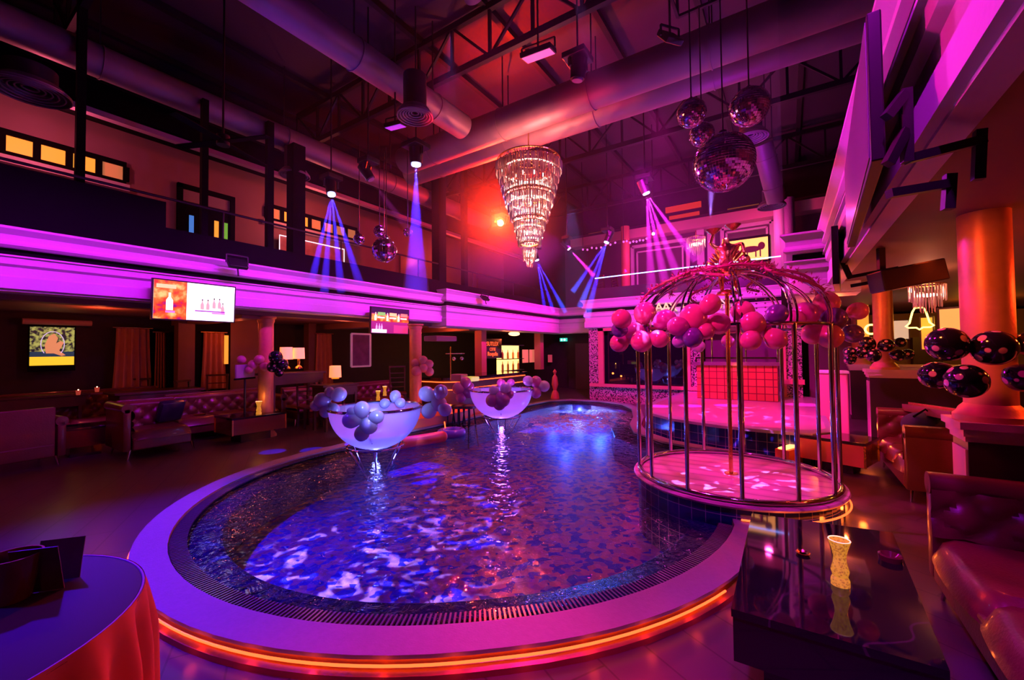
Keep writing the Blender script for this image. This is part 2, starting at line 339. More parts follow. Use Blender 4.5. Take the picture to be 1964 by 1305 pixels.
# ------------------------------------------------------------------ pool outline
PC = (-3.35, 4.25)
def RO(a): return 3.20+.10*math.cos(2*(min(a, math.radians(310))-math.radians(250)))
def outline(o, nf=48):
    pts = [(-6.55+o, 4.25+.6)]
    for k in range(nf+1):
        a = PI + PI*k/nf; R = RO(a)-o; pts.append((PC[0]+R*math.cos(a), PC[1]+R*math.sin(a)))
    pts += [(-.42-o, 5.4), (-.52-o, 6.6), (-.6-o, 7.32-o*.6), (-.95-o*.4, 7.38-o), (-1.7-o*.5, 7.62-o*.8), (-2.3-o*.8, 8.15-o*.5), (-2.62-o, 8.9), (-2.85-o, 9.9), (-3.3-o, 11.2-o*.3), (-3.9-o*.6, 12.1-o), (-4.9, 12.5-o), (-5.9+o*.3, 12.4-o), (-6.45+o, 11.7), (-6.55+o, 10.2), (-6.55+o, 7.5)]
    return pts
# floor with the pool cut out of it
mb = MB(); ed = []
for loop in ([(-13, -3.2), (7.2, -3.2), (7.2, 17.4), (-13, 17.4)], outline(.03)):
    vs = [mb.b.verts.new((x, y, 0)) for x, y in loop]
    ed += [mb.b.edges.new((vs[k], vs[(k+1) % len(vs)])) for k in range(len(vs))]
bmesh.ops.triangle_fill(mb.b, use_beauty=True, edges=ed)
for f in mb.b.faces:
    f.normal_update()
    if f.normal.z < 0: f.normal_flip()
mb.build('floor', floor_m, kind='structure', recalc=False)
MB().poly(outline(.59), -.42).build('pool_floor', poolfloor, kind='structure', recalc=False)
MB().extrude_path([(-.37, .045), (-.59, .035), (-.61, .02), (-.61, -.42)], outline(0), True).build('pool_wall', poolnavy, kind='structure')
tag(MB().poly(outline(.24), .085).build('pool_water', water_m, recalc=False), 'rippled violet and blue water filling the round-ended pool', 'water', kind='stuff')
cp = thing('pool_coping', 'pale stone coping curving round the pool edge above a glowing orange strip', 'pool edge', (0, 0, 0))
MB().extrude_path([(-.01, .095), (.004, .10), (.004, .122), (-.23, .122), (-.235, .06)], outline(0), True).build('coping_stone', stone, cp)
MB().extrude_path([(.035, 0), (.03, .03), (-.012, .055), (-.015, .095)], outline(0), True).build('plinth', mat('copper_skirt', (.42, .14, .07), .35, .5, bump=(10, .3)), cp)
MB().tube([(PC[0]+(RO(PI+PI*k/80)+.012)*math.cos(PI+PI*k/80), PC[1]+(RO(PI+PI*k/80)+.012)*math.sin(PI+PI*k/80), .073) for k in range(4, 72)], .0075, 6).build('light_strip', led_o, cp)
gr = thing('overflow_grating', 'slatted drain grating running round the inside of the pool coping', 'drain', (0, 0, 0))
MB().extrude_path([(-.236, .07), (-.236, .094), (-.24, .094)], outline(0), True).build('edge_strip', steel, gr)
mb = MB(); pa = outline(.243, 150); pb = outline(.36, 150)
for i in range(1, 152):
    for fr in (0, .5):
        a = Vector((*pa[i], .1)).lerp(Vector((*pa[i+1], .1)), fr); b = Vector((*pb[i], .1)).lerp(Vector((*pb[i+1], .1)), fr); mb.beam(a, b, .013, .016)
s_ = mb.build('grating_slat', mat('grating_plastic', (.12, .11, .15), .22), gr); s_['kind'] = 'stuff'
MB().extrude_path([(-.242, .06), (-.365, .06)], outline(0), True).build('drain_channel', darkpaint, gr)
# orange glow of the strip on the ground
for k in range(5, 72, 3):
    a = PI+PI*k/80; lamp('strip_glow', 'POINT', (PC[0]+(RO(a)+.05)*math.cos(a), PC[1]+(RO(a)+.05)*math.sin(a), .075), .18, (1, .05, .006), radius=.03)
# ------------------------------------------------------------------ room shell
FZ = [(0, 2.54), (.05, 2.56), (.05, 2.72), (.03, 2.74), (.03, 2.84), (.07, 2.87), (.10, 2.98), (.12, 3.0)]
def fascia(name, path, z0=2.54, z1=3.36, depth=.5):
    # white moulded band, dark groove, white cornice, flat soffit behind
    h = z1-z0; g0 = z0+h*.56; g1 = z0+h*.68
    lower = [(-depth, z0), (.0, z0), (.0, z0+.02), (.04, z0+.03), (.04, z0+h*.22), (.02, z0+h*.25), (.02, z0+h*.38), (.06, z0+h*.42), (.06, g0-.03), (.09, g0-.02), (.09, g0), (-.02, g0)]
    upper = [(-.02, g1), (.06, g1), (.10, g1+.03), (.10, g1+.06), (.07, g1+h*.12), (.07, g1+h*.2), (.12, z1-.05), (.14, z1-.03), (.14, z1), (-depth, z1)]
    MB().extrude_path(lower, path).build(name, plaster, kind='structure')
    MB().extrude_path(upper, path).build(name, plaster, kind='structure')
    MB().extrude_path([(-.02, g0), (-.02, g1)], path).build(name, darkpaint, kind='structure')
fascia('trim_1', [(-8.38, -3.1), (-8.38, 8.95), (-8.2, 8.95), (-8.2, 9.25), (-8.38, 9.25)] if False else [(-8.38, -3.1), (-8.38, 9.0)])
fascia('trim_2', [(-8.9, 9.0), (-8.2, 9.0), (-8.2, 16.1), (-5.7, 16.1)], 2.42, 3.5)
fascia('trim_3', [(-5.6, 16.2), (-5.6, 13.0), (-.1, 13.0)], 2.42, 3.36)
fascia('trim_4', [(.08, 13.0), (.08, 7.72), (.9, 7.72)], 2.50, 3.44)
fascia('trim_5', [(.56, 7.8), (.56, -3.1)], 2.62, 3.5, .12)
# ground floor ceilings below the balconies
def slab(name, a, b, m): return MB().span(a, b).build(name, m, kind='structure')
ceil_m = mat('soffit_paint', (.30, .15, .12), .6, var=(1.5, .15))
slab('ceiling_left', (-12.6, -3.1, 2.56), (-8.8, 17.2, 3.28), ceil_m)
slab('ceiling_back', (-8.6, 16.6, 2.46), (-5.3, 17.3, 3.28), ceil_m)
slab('ceiling_back', (-5.1, 13.5, 2.50), (.5, 17.3, 3.28), ceil_m)
slab('ceiling_right', (.68, -3.1, 2.66), (7.1, 17.3, 3.28), mat('umber_soffit', (.16, .07, .06), .6, var=(1.5, .15)))
MB().span((.5, 7.95, 2.50), (.66, 17.3, 2.66)).build('ceiling_edge', plaster, kind='structure')
for y in (.4, 3.9, 7.4, 10.9):                       # beams under the left balcony
    MB().span((-12.5, y, 2.40), (-8.9, y+.35, 2.57)).build('ceiling_beam', ceil_m, kind='structure')
MB().span((-9.0, -3.1, 2.46), (-8.75, 17.2, 2.57)).build('ceiling_beam', brownwall, kind='structure')
slab('wall_left', (-12.7, -3.2, 0), (-12.5, 17.4, 2.6), darkwall)
slab('wall_left_upper', (-12.0, -3.2, 3.28), (-11.8, 17.4, 6.6), upperwall)
slab('wall_back', (-12.7, 17.2, 0), (7.2, 17.4, 8.2), darkwall)
slab('wall_front', (-13, -3.3, 0), (7.2, -3.15, 8.2), darkwall)
slab('wall_right', (7.0, -3.2, 0), (7.2, 17.4, 8.2), brownwall)
slab('wall_left_top', (-13.0, -3.2, 6.6), (-12.8, 17.4, 8.2), darkwall)
slab('ceiling', (-13, -3.3, 8.0), (7.2, 17.4, 8.1), roofm)
slab('ceiling_balcony', (-12.8, -3.2, 6.5), (-11.0, 17.4, 6.6), darkpaint)
# back wall of the hall with window, door-side pier and stage opening
bw = darkwall
slab('wall_hall', (-5.55, 13.1, 0), (-5.2, 13.4, 2.5), speck)
slab('wall_hall', (-5.2, 13.1, 0), (-2.3, 13.35, .52), speck)
slab('wall_hall', (-2.45, 13.1, .5), (-2.1, 13.4, 2.5), speck)
MB().span((-5.15, 13.28, .52), (-2.45, 13.34, 2.42)).build('window_1', mat('dark_glass', (.01, .005, .015), .02, spec=1.0), kind='structure')
frame_m = mat('terracotta_frame', (.75, .26, .18), .5)
fr = MB(); fr.span((-5.5, 12.98, .50), (-2.1, 13.1, .60)); fr.span((-5.2, 13.02, .6), (-5.02, 13.12, 2.42)); fr.span((-2.55, 13.02, .6), (-2.37, 13.12, 2.42)); fr.span((-5.2, 13.02, 2.32), (-2.37, 13.12, 2.42))
fr.build('window_1', frame_m, kind='structure')
slab('wall_hall', (-5.55, 13.4, 0), (-5.35, 17.2, 2.5), darkwall)
slab('wall_hall', (-8.15, 16.9, 0), (-5.55, 17.2, 2.5), darkwall)
# recess wall pattern door, exit corner
d1 = MB().span((-7.75, 16.78, 0), (-6.75, 16.9, 2.0)).build('door_1', mat('rattan_door', (.10, .04, .08), .6, bump=(60, .5)), kind='structure')
slab('wall_exit', (-6.5, 16.7, 1.0), (-6.42, 16.85, 2.3), glass_y); slab('wall_exit', (-6.12, 16.7, 1.1), (-5.9, 16.85, 2.3), glass_y); slab('wall_exit', (-6.36, 16.75, 1.1), (-6.2, 16.85, 2.28), glass_d)
# stage opening right of the window: dark panels and speckled pier
slab('wall_stage', (-2.1, 13.9, 0), (.2, 14.1, 2.5), mat('plum_panel', (.16, .04, .10), .5))
slab('wall_stage', (-.05, 12.6, .44), (.3, 12.9, 2.5), speck)
MB().span((-.12, 12.5, .44), (-.03, 12.62, 2.5)).span((-.12, 12.48, .80), (.34, 12.6, .92)).build('trim_6', frame_m, kind='structure')
slab('wall_stage', (.45, 12.9, 0), (1.6, 13.1, 2.5), mat('plum_panel', (.16, .04, .10), .5))
# upper back balcony
slab('wall_back_upper', (-8, 16.4, 3.28), (7, 16.6, 6.6), mat('mauve_wall', (.12, .05, .11), .7))
slab('balcony_floor', (-5.4, 13.4, 3.28), (7, 16.5, 3.34), darkpaint)
slab('balcony_floor', (-12, -3.1, 3.28), (-8.5, 17.2, 3.32), darkpaint)
# ------------------------------------------------------------------ upper left balcony: parapet, posts, rail, windows, door
slab('wall_parapet', (-8.6, -3.1, 3.3), (-8.45, 2.55, 4.2), darkpaint)
slab('wall_parapet', (-8.6, 2.55, 3.3), (-8.45, 16.1, 3.78), darkpaint)
rl = thing('balcony_railing', 'thin dark railing with posts along the left upper balcony', 'railing', (-8.5, 6, 3.78))
MB().tube([(0, -9, .50), (0, 3.0, .50), (0, 10, .46)], .022).build('handrail', steel, rl, True)
for k in range(6): MB().cyl((0, -2.6+k*2.4, 0), (0, -2.6+k*2.4, .5), .015).build('post', steel, rl)
def on_x(px, x, z=0.0): q = at_x(px, 600, x); return Vector((x, q.y, z))
for px, wd, top in ((148, .10, 8.0), (389, .10, 6.3), (515, .12, 6.4), (563, .26, 6.1), (838, .3, 8.0), (890, .16, 8.0)):
    q = on_x(px, -8.7); MB().span((-8.75, q.y-wd/2, 3.3), (-8.75+wd, q.y+wd/2, top)).build('column_post', darkpaint, kind='structure')
MB().span((-10.4, -3.0, 6.02), (-10.25, 17, 6.12)).build('balcony_beam', mat('beam_paint', (.5, .35, .5), .5), kind='structure')
MB().span((-10.9, -3.0, 6.15), (-10.2, 17, 6.6)).build('balcony_beam', darkpaint, kind='structure')
def strip_window(name, y0, y1, z0, z1, nn, lit):
    f = MB(); f.span((-11.8, y0, z0-.06), (-11.72, y1, z0)); f.span((-11.8, y0, z1), (-11.72, y1, z1+.1)); st = (y1-y0)/nn
    for k in range(nn+1): f.span((-11.8, y0+k*st-.05, z0), (-11.72, y0+k*st+.05, z1))
    f.build(name, darkpaint, kind='structure')
    for k in range(nn): MB().span((-11.8, y0+k*st+.05, z0), (-11.77, y0+(k+1)*st-.05, z1)).build('pane', glass_y if k in lit else glass_d, kind='structure')
    MB().span((-11.8, y0-.1, z0-.22), (-11.68, y1+.05, z0-.08)).build('trim_7', plaster, kind='structure')
strip_window('window_2', -1.4, 2.85, 5.42, 5.72, 10, (6, 7, 8)); strip_window('window_3', 5.75, 8.6, 5.42, 5.70, 7, (1, 2))
dr = MB(); dr.span((-11.8, 3.75, 3.3), (-11.7, 3.85, 5.7)); dr.span((-11.8, 4.85, 3.3), (-11.7, 4.95, 5.7)); dr.span((-11.8, 3.75, 5.6), (-11.7, 4.95, 5.7)); dr.span((-11.78, 3.85, 3.3), (-11.74, 4.85, 5.3))
dr.build('door_2', darkpaint, kind='structure')
MB().span((-11.8, 3.85, 5.32), (-11.76, 4.85, 5.58)).build('door_2', mat('grey_glass', (.4, .36, .36), .3), kind='structure')
for y, m in ((3.98, glass_b), (4.2, glass_y), (4.5, glass_y), (4.7, glass_g)):
    for z in (4.15, 4.72): MB().span((-11.74, y, z-.25), (-11.72, y+.09, z+.27)).build('door_pane', m, kind='structure')
def art(name, label, a, b, m, parent_m=darkpaint, t=.04):
    pass
dn = thing('light_framed_panel', 'pink panel edged with a white light line on the upper left balcony', 'panel', (-11.6, 6.9, 4.4))
MB().span((-.02, -.9, -.65), (.02, 1.1, .55)).build('panel', mat('rose_panel', (.45, .22, .24), .6, var=(5, .5)), dn)
MB().tube([(.03, 1.1, .55), (.03, -.9, .55), (.03, -.9, -.6)], .014, 6).build('light_line', wht_line, dn); MB().tube([(.03, 1.1, .55), (.03, 1.1, -.5)], .014, 6).build('light_line', wht_line, dn)
# red-lit openings and low furniture further along the left balcony
for i, (px, wd) in enumerate(((800, 1.6), (940, 1.8), (1010, 2.0))):
    q = on_x(px, -11.7); MB().span((-11.8, q.y-wd/2, 3.3), (-11.7, q.y+wd/2, 5.3)).build('window_%d' % (4+i), mat('dusk_glass', (.30, .14, .12), .3), kind='structure')
# ------------------------------------------------------------------ roof steel: ducts, trusses, purlins
def truss(y, x0, x1, z0, z1, nb, label):
    t = thing('roof_truss', label, 'truss', ((x0+x1)/2, y, z0), group='steel roof trusses')
    cx = (x0+x1)/2; X0, X1, h = x0-cx, x1-cx, z1-z0
    MB().beam((X0, 0, 0), (X1, 0, 0), .09, .12).build('bottom_chord', steel, t); MB().beam((X0, 0, h), (X1, 0, h), .09, .12).build('top_chord', steel, t)
    st = (X1-X0)/nb
    for k in range(nb):
        x = X0+k*st; MB().beam((x, 0, 0), (x, 0, h), .05).build('strut', steel, t); MB().beam((x, 0, 0 if k % 2 else h), (x+st, 0, h if k % 2 else 0), .045).build('diagonal', steel, t)
for y, lb in ((1.6, 'dark steel roof truss nearest the viewer, above the left duct'), (5.9, 'dark steel roof truss just in front of the two cross ducts'), (10.4, 'steel roof truss behind the cross ducts, lit violet'), (14.4, 'farthest dark steel roof truss, above the back balcony')):
    truss(y, -10.5, 1.9, 6.95, 7.85, 14, lb)
pn = 0
for x in (-10.8, -9.2, -7.6, -6.0, -4.4, -2.8, -1.2, .4, 2.0):
    pn += 1; tag(MB().beam((x, -3, 7.93), (x, 17, 7.93), .10, .12).build('roof_purlin', steel), 'dark steel purlin running lengthwise under the roof, %s from the left' % ('first', 'second', 'third', 'fourth', 'fifth', 'sixth', 'seventh', 'eighth', 'ninth')[pn-1], 'purlin', 'roof purlins')
def ductrun(label, a, b, r, nb=5):
    a, b = Vector(a), Vector(b); t = thing('air_duct', label, 'duct', a); d = b-a
    MB().cyl((0, 0, 0), d, r, n=32).build('pipe', duct, t, True)
    for k in range(nb):
        q = d*((k+.5)/nb); q2 = d*((k+.5)/nb+.02/d.length)
        MB().cyl(q, q2, r+.015, n=32).build('seam_band', duct, t, True); MB().beam(q+Vector((0, 0, r)), (q.x, q.y, 7.95-a.z), .02).build('hanger', steel, t)
ductrun('long round duct crossing above the chandelier, front one of the pair', (-7.6, 6.9, 6.3), (2.0, 6.9, 6.3), .30)
ductrun('long round duct crossing behind the front duct, the chandelier hangs by it', (-8.3, 7.75, 6.45), (2.2, 7.75, 6.45), .30)
ductrun('round duct running lengthwise from top left to the cross ducts', (-5.5, -2.0, 6.3), (-5.45, 6.5, 6.3), .24)
ductrun('round duct over the left balcony, dim violet', (-9.0, -2.5, 6.35), (-9.0, 12.0, 6.35), .25)
ductrun('short slanting duct coming down behind the mirror balls', at_d(1462, 275, 8.6), at_d(1490, 385, 9.0), .19, 2)
ductrun('short overhead duct stub at the top centre', (-3.2, 3.0, 7.1), (-3.7, 4.7, 6.9), .16, 2)
def diffuser(label, q, r, drum):
    t = thing('ceiling_diffuser', label, 'air vent', q)
    mb = MB(); 
    for k in range(6): mb.ring((0, 0, .012*k), r*(1-.16*k), .012, 40, 6)
    mb.build('vane', duct, t, True); MB().lathe([(r, .0), (r*1.02, .03), (r*.8, .12), (.04, .13)], n=40).build('cone', duct, t, True)
    MB().cyl((0, 0, .1), (0, 0, .1+drum), r*.66, n=24).build('drum', mat('dark_duct', (.06, .04, .06), .5, .4), t, True)
diffuser('round slatted diffuser over the left balcony, at the far left', at_d(58, 177, 6.0), .42, .25)
diffuser('round slatted diffuser under the lengthwise duct', at_d(796, 224, 6.5), .27, .55)
diffuser('round diffuser beside the thick column on the left balcony', at_d(565, 338, 9.0), .3, .5)
diffuser('round diffuser behind the large mirror ball', at_d(1440, 265, 7.6), .28, .4)
diffuser('round diffuser above the lit picture on the back balcony', at_d(1480, 397, 9.6), .28, .3)
# ceiling fan at left
t = thing('ceiling_fan', 'dark ceiling fan with drooping blades over the left balcony', 'fan', at_d(428, 272, 6.6))
MB().cyl((0, 0, 0), (0, 0, 3.0), .015).build('down_rod', steel, t); MB().cyl((0, 0, -.06), (0, 0, .1), .09).build('motor', steel, t, True)
for k in range(4):
    a = .4+k*PI/2; MB().box((.45, 0, 0), (.75, .13, .012), M=Matrix.Rotation(a, 4, 'Z') @ Matrix.Rotation(.12, 4, 'X')).build('blade', darkpaint, t)
# ------------------------------------------------------------------ chandelier
def rods(mb, R0, z, length, w, n, jit=.01, R1=None):
    for k in range(n):
        a = 2*PI*k/n+random.uniform(-.02, .02); x, y = math.cos(a), math.sin(a); zz = z+random.uniform(-jit, jit)
        mb.cyl((R0*x, R0*y, zz), ((R1 or R0)*x, (R1 or R0)*y, zz-length), w, w*.55, n=4)
cq = at_d(1014, 309, 8.3); ch = thing('crystal_chandelier', 'huge tapering crystal chandelier in stacked tiers over the pool', 'chandelier', cq)
MB().lathe([(.01, 0), (.10, .0), (.10, -.02), (.02, -.07), (.012, -.1)], (0, 0, .66)).build('ceiling_rose', gold, ch, True)
MB().cyl((0, 0, 0), (0, 0, .6), .012).cyl((0, 0, .66), (0, 0, .9), .008).build('stem', gold, ch)
MB().ring((0, 0, 0), .62, .014, 64).ring((0, 0, .0), .3, .01, 40).beam((-.6, 0, 0), (.6, 0, 0), .015).beam((0, -.6, 0), (0, .6, 0), .015).build('top_frame', gold, ch)
mb = MB(); rods(mb, .60, 0, .28, .006, 90); rods(mb, .5, 0, .3, .006, 60); mb.build('thin_pendants', mat('garnet_crystal', (.35, .05, .05), .1, .3), ch)
for i, (zt, zb, rt, rb) in enumerate(((-.10, -.70, .66, .50), (-.74, -1.20, .48, .34), (-1.25, -1.68, .31, .20), (-1.76, -1.98, .14, .12), (-1.95, -2.10, .075, .05))):
    tr = MB(); rows = max(2, int((zt-zb)/.13)); hh = (zt-zb)/rows
    for k in range(rows):
        f0 = k/rows; R = rt+(rb-rt)*f0**.8; rods(tr, R, zt-k*hh, hh*1.15, .013, int(2*PI*R/.035), .015, R*.985); rods(tr, R*.88, zt-k*hh, hh*1.15, .013, int(2*PI*R/.06), .015)
    o = tr.build('crystal_tier', crystal, ch); ct = o
    if i < 3: MB().ring((0, 0, zt-.0), rt*.97, .012, 48).ring((0, 0, zb+.02), rb*.97, .02, 48).build('tier_ring', gold, ct, True)
    bl = MB()
    for k in range((9, 7, 5, 2, 1)[i]):
        a = 2*PI*k/(9, 7, 5, 2, 1)[i]; q = Vector((rb*.62*math.cos(a), rb*.62*math.sin(a), (zt+zb)/2+.05)); bl.sph(q, .028, 10, 8, (1, 1, 1.4))
    if i < 4: bl.ring((0, 0, zb+.10), rb*.84, .016, 48, 6); bl.ring((0, 0, zt-.10), rt*.80, .012, 48, 6)  # glowing rings added inside the tiers to brighten the crystals
    bl.build('bulb_glow', emis('warm_bulb', (1, .50, .36), 14), ct)
    lamp('chandelier_light', 'POINT', cq+Vector((0, 0, (zt+zb)/2)), (150, 100, 60, 28, 10)[i], (1, .15, .11), radius=.03)
# ------------------------------------------------------------------ mirror balls
def mirror_ball_mat(name, tint):
    m = mat(name, tint, .05, 1.0); n, l, p = nodes(m); tc = n.new('ShaderNodeTexCoord'); v = n.new('ShaderNodeTexVoronoi'); v.inputs['Scale'].default_value = 1.0
    return m
mb_m = mirror_ball_mat('mirror_facets', (.80, .66, .82))
def ball(label, q, r, top, group, uu=44, vv=26):
    t = thing('mirror_ball', label, 'mirror ball', q, random.random(), group); b = MB(); b.sph((0, 0, 0), r, uu, vv)
    for f in b.b.faces: pass
    fs = list(b.b.faces); bmesh.ops.inset_individual(b.b, faces=fs, thickness=r*.006, depth=-r*.004)
    b.build('mirror_tiles', mb_m, t)
    MB().cyl((0, 0, r*.97), (0, 0, r*1.12), r*.16, r*.12).build('cap', steel, t, True); MB().cyl((0, 0, r*1.1), (0, 0, top-q[2]), .008, n=6).build('hanging_rod', steel, t)
BG = 'mirror balls hanging at the right'
ball('largest mirror ball, hanging in front above the cage', at_d(1388, 312, 4.6), .315, 6.1, BG, 60, 36)
ball('mirror ball hanging upper left of the large one', at_d(1326, 217, 4.9), .165, 6.1, BG)
ball('small mirror ball tucked behind the large one', at_d(1346, 258, 5.3), .15, 6.1, BG)
ball('mirror ball hanging highest, upper right of the large one', at_d(1437, 205, 4.6), .205, 6.1, BG)
LG = 'mirror balls hanging over the left balcony'
for px, py, rp, lb in ((737, 480, 24, 'largest mirror ball of the left cluster'), (689, 459, 11, 'small mirror ball left of the left cluster'), (728, 444, 12, 'mirror ball touching the top of the left cluster ball'), (741, 462, 10, 'mirror ball half hidden behind the left cluster ball'), (782, 446, 9, 'small mirror ball right of the left cluster')):
    d = 8.0 if rp != 10 else 8.4; q = at_d(px, py, d); ball(lb, q, rp/800*d*.97, min(6.0, q.z+1.9), LG, 30, 18)
fq = at_d(1385, 120, 4.9); t = thing('rigging_frame', 'rectangular steel frame the right mirror balls hang from', 'frame', fq)
fz = 6.1-fq.z
for a, b in (((-.55, -.35, fz), (.55, -.35, fz)), ((-.55, .35, fz), (.55, .35, fz)), ((-.55, -.35, fz), (-.55, .35, fz)), ((.55, -.35, fz), (.55, .35, fz)), ((0, -.35, fz), (0, .35, fz)), ((-.55, .35, fz), (-.55, .35, fz+.6)), ((.55, .35, fz), (.55, .35, fz+.6))): MB().beam(a, b, .035).build('bar', steel, t)
# ------------------------------------------------------------------ stage lights
def head(label, q, target, lens, r=.05, top=None, body=True):
    q = Vector(q); d = (Vector(target)-q).normalized(); t = thing('moving_head_light', label, 'stage light', q)
    hd = MB().cyl(-d*.02, -d*.30, r*1.35, r*1.6, 20).build('head', bodyblack, t, True)
    MB().cyl(-d*.018, d*.004, r, r, 20).build('lens', lens, hd, True)
    s = d.cross(Vector((0, 0, 1))); s = s.normalized() if s.length > .1 else Vector((1, 0, 0)); c0 = -d*.17
    for k in (-1, 1): MB().beam(c0+s*k*r*1.9, Vector((0, 0, .22))+s*k*r*1.9-d*.1, .03, .05).build('yoke_arm', bodyblack, t)
    MB().box(Vector((0, 0, .25))-d*.1, (r*4.6, r*4.6, .09), bev=.01).build('base', bodyblack, t)
    tp = 7.97-q.z
    MB().cyl(Vector((0, 0, .27))-d*.1, (-d.x*.1, -d.y*.1, tp), .014).build('drop_pipe', steel, t)
def scatter(name, dens, ani=.0):
    if name in MT: return MT[name]
    m = bpy.data.materials.new(name); m.use_nodes = True; n = m.node_tree.nodes; n.clear(); o = n.new('ShaderNodeOutputMaterial'); v = n.new('ShaderNodeVolumeScatter')
    v.inputs['Density'].default_value = dens; v.inputs['Anisotropy'].default_value = ani; m.node_tree.links.new(v.outputs[0], o.inputs['Volume']); MT[name] = m; return m
def puff(name, dens, R):
    m = scatter(name, dens); n = m.node_tree.nodes; l = m.node_tree.links; v = [x for x in n if x.type == 'VOLUME_SCATTER'][0]
    tc = n.new('ShaderNodeTexCoord'); mp = n.new('ShaderNodeMapping'); mp.inputs['Scale'].default_value = (1/R,)*3; g = n.new('ShaderNodeTexGradient'); g.gradient_type = 'SPHERICAL'
    mu = n.new('ShaderNodeMath'); mu.operation = 'MULTIPLY'; mu.inputs[1].default_value = dens
    l.new(tc.outputs['Object'], mp.inputs[0]); l.new(mp.outputs[0], g.inputs[0]); l.new(g.outputs['Fac'], mu.inputs[0]); l.new(mu.outputs[0], v.inputs['Density']); return m
def beams(q, targets, power, color, angle, label=None, off=.05, r=.012):
    q = Vector(q)
    for tg in targets:
        d = (Vector(tg)-q).normalized(); lamp('beam', 'SPOT', q+d*off, power, color, tg, angle, .35, radius=r)
    if label:
        mb = MB()
        for tg in targets:
            tg = Vector(tg); d = (tg-q).normalized(); mb.cyl(q+d*.06-q, tg-q, .02, (tg-q).length*math.tan(math.radians(angle/2))*1.02, 20)
        o = mb.build('ray_haze_cone', scatter('beam_haze', .40), None, True); o.location = q; tag(o, label, 'haze', kind='stuff')  # dense haze cones added, the ray is put into their shape
SL = [('beam light over the left balcony throwing blue rays straight down', (636, 374, 8.3), [(598, 540, 7.9), (622, 560, 7.9), (655, 560, 7.85), (690, 545, 7.8)], lens_b, BLU, 5.0, 11000, .07),
      ('beam light with a blue ray left of the chandelier', (798, 317, 7.5), [(798, 560, 7.5)], lens_b, BLU, 12, 6500, .08),
      ('beam light behind the chandelier foot with blue rays', (1030, 500, 11), [(1046, 600, 11), (1062, 600, 11), (1085, 600, 11)], lens_b, BLU, 5, 10000, .05),
      ('beam light with blue rays falling to the left in the back corner', (1163, 466, 11), [(1098, 560, 11.2), (1112, 590, 11), (1125, 610, 11)], lens_b, BLU, 6, 10000, .06),
      ('beam light with a pink ray falling to the right in the back corner', (1092, 478, 12), [(1140, 530, 12)], lens_p, (.9, .02, .5), 9, 5000, .05),
      ('beam light fanning wide magenta rays over the back balcony', (1240, 372, 9), [(1250, 560, 9), (1275, 540, 9), (1300, 530, 9), (1335, 500, 9)], lens_p, (.9, .02, .85), 6.5, 5500, .07)]
for lb, s_, tg, ln, colr, ang, pw, r in SL:
    q = at_d(*s_); tw = [at_d(*x) for x in tg]; head(lb, q, tw[len(tw)//2], ln, r); beams(q, tw, pw, colr, ang, 'added haze cones shaping the rays of the '+lb.split(' with')[0].split(' throwing')[0].split(' fanning')[0])
q = at_d(712, 345, 7.5); head('unlit beam light pointing down right over the left balcony', q, at_d(790, 470, 7.5), mat('dull_lens', (.3, .2, .4), .2), .06); beams(q, [at_d(790, 450, 7.5)], 250, (.6, .03, .5), 8, 'added haze cone shaping the faint ray of the dim beam light')
q = at_d(1107, 155, 6.4); head('dark beam light hanging from the front cross duct', q, at_d(1090, 330, 6.6), mat('dull_lens', (.3, .2, .4), .2), .08)
q = at_d(1253, 449, 11.5); head('small white pinspot below the magenta fan', q, at_d(1240, 600, 10), emis('lens_white', (.9, .75, 1), 20), .035, 6.9)
q = at_d(960, 428, 12); head('orange-red spotlight glaring through haze left of the chandelier', q, at_d(1000, 560, 5), lens_r, .085)
lamp('red_spot', 'SPOT', q+Vector((.05, -.12, 0)), 2500, (1, .02, .004), (-3.2, 5.5, 5.0), 120, .8, .06)
tag(MB().sph((0, 0, 0), 2.2, 24, 16).build('glow_haze_ball', puff('puff_haze', .36, 2.15)), 'added haze ball carrying the red glow round the orange-red spotlight', 'haze', kind='stuff').location = q  # haze ball added to give the red glow its shape
lamp('red_spot', 'POINT', q+Vector((.0, -.16, 0)), 380, (1, .025, .004), radius=.06)
q = at_d(1362, 424, 5.35); beams(q, [at_d(1366, 340, 4.7)], 700, (.4, .15, 1), 9, 'added haze cone shaping the violet ray rising from the statue to the mirror ball')
def flood(label, q, rz, tilt, lens, size=(.34, .22), arm=None):
    t = thing('flood_light', label, 'flood light', q, rz); M = Matrix.Rotation(tilt, 4, 'X')
    MB().box((0, 0, 0), (size[0], size[1], .07), bev=.01, M=M).build('housing', bodyblack, t); MB().box((0, 0, -.037), (size[0]*.9, size[1]*.86, .006), M=M).build('glass', lens, t)
    a = arm or (0, 0, .35); a = (a[0], a[1], 7.97-Vector(q).z) if a[2] > .3 else a
    MB().beam((-size[0]/2-.02, 0, 0), (-size[0]/2-.02, 0, .14), .02).beam((size[0]/2+.02, 0, 0), (size[0]/2+.02, 0, .14), .02).beam((-size[0]/2-.02, 0, .14), (size[0]/2+.02, 0, .14), .02).beam((0, 0, .14) if not arm else (0, 0, 0), a, .02).build('bracket', steel, t)
flood('pink flood light slung under the roof truss, top centre', at_d(1032, 102, 5.8), .1, .25, flood_p, (.46, .24), (0, 0, 1.0))
flood('small violet flood light below the lengthwise duct', at_d(758, 240, 7.0), .2, .2, flood_v, (.34, .2), (0, 0, 1.1))
flood('flood light on an arm over the left cornice, between screen and beam', at_x(455, 506, -7.95), 1.57, .9, flood_v, (.30, .2), (0, -.05, -.22))
flood('flood light on an arm over the far left cornice', at_x(930, 572, -7.9), 1.57, .8, mat('dull_glass', (.2, .1, .3), .2), (.3, .2), (0, -.05, -.2))
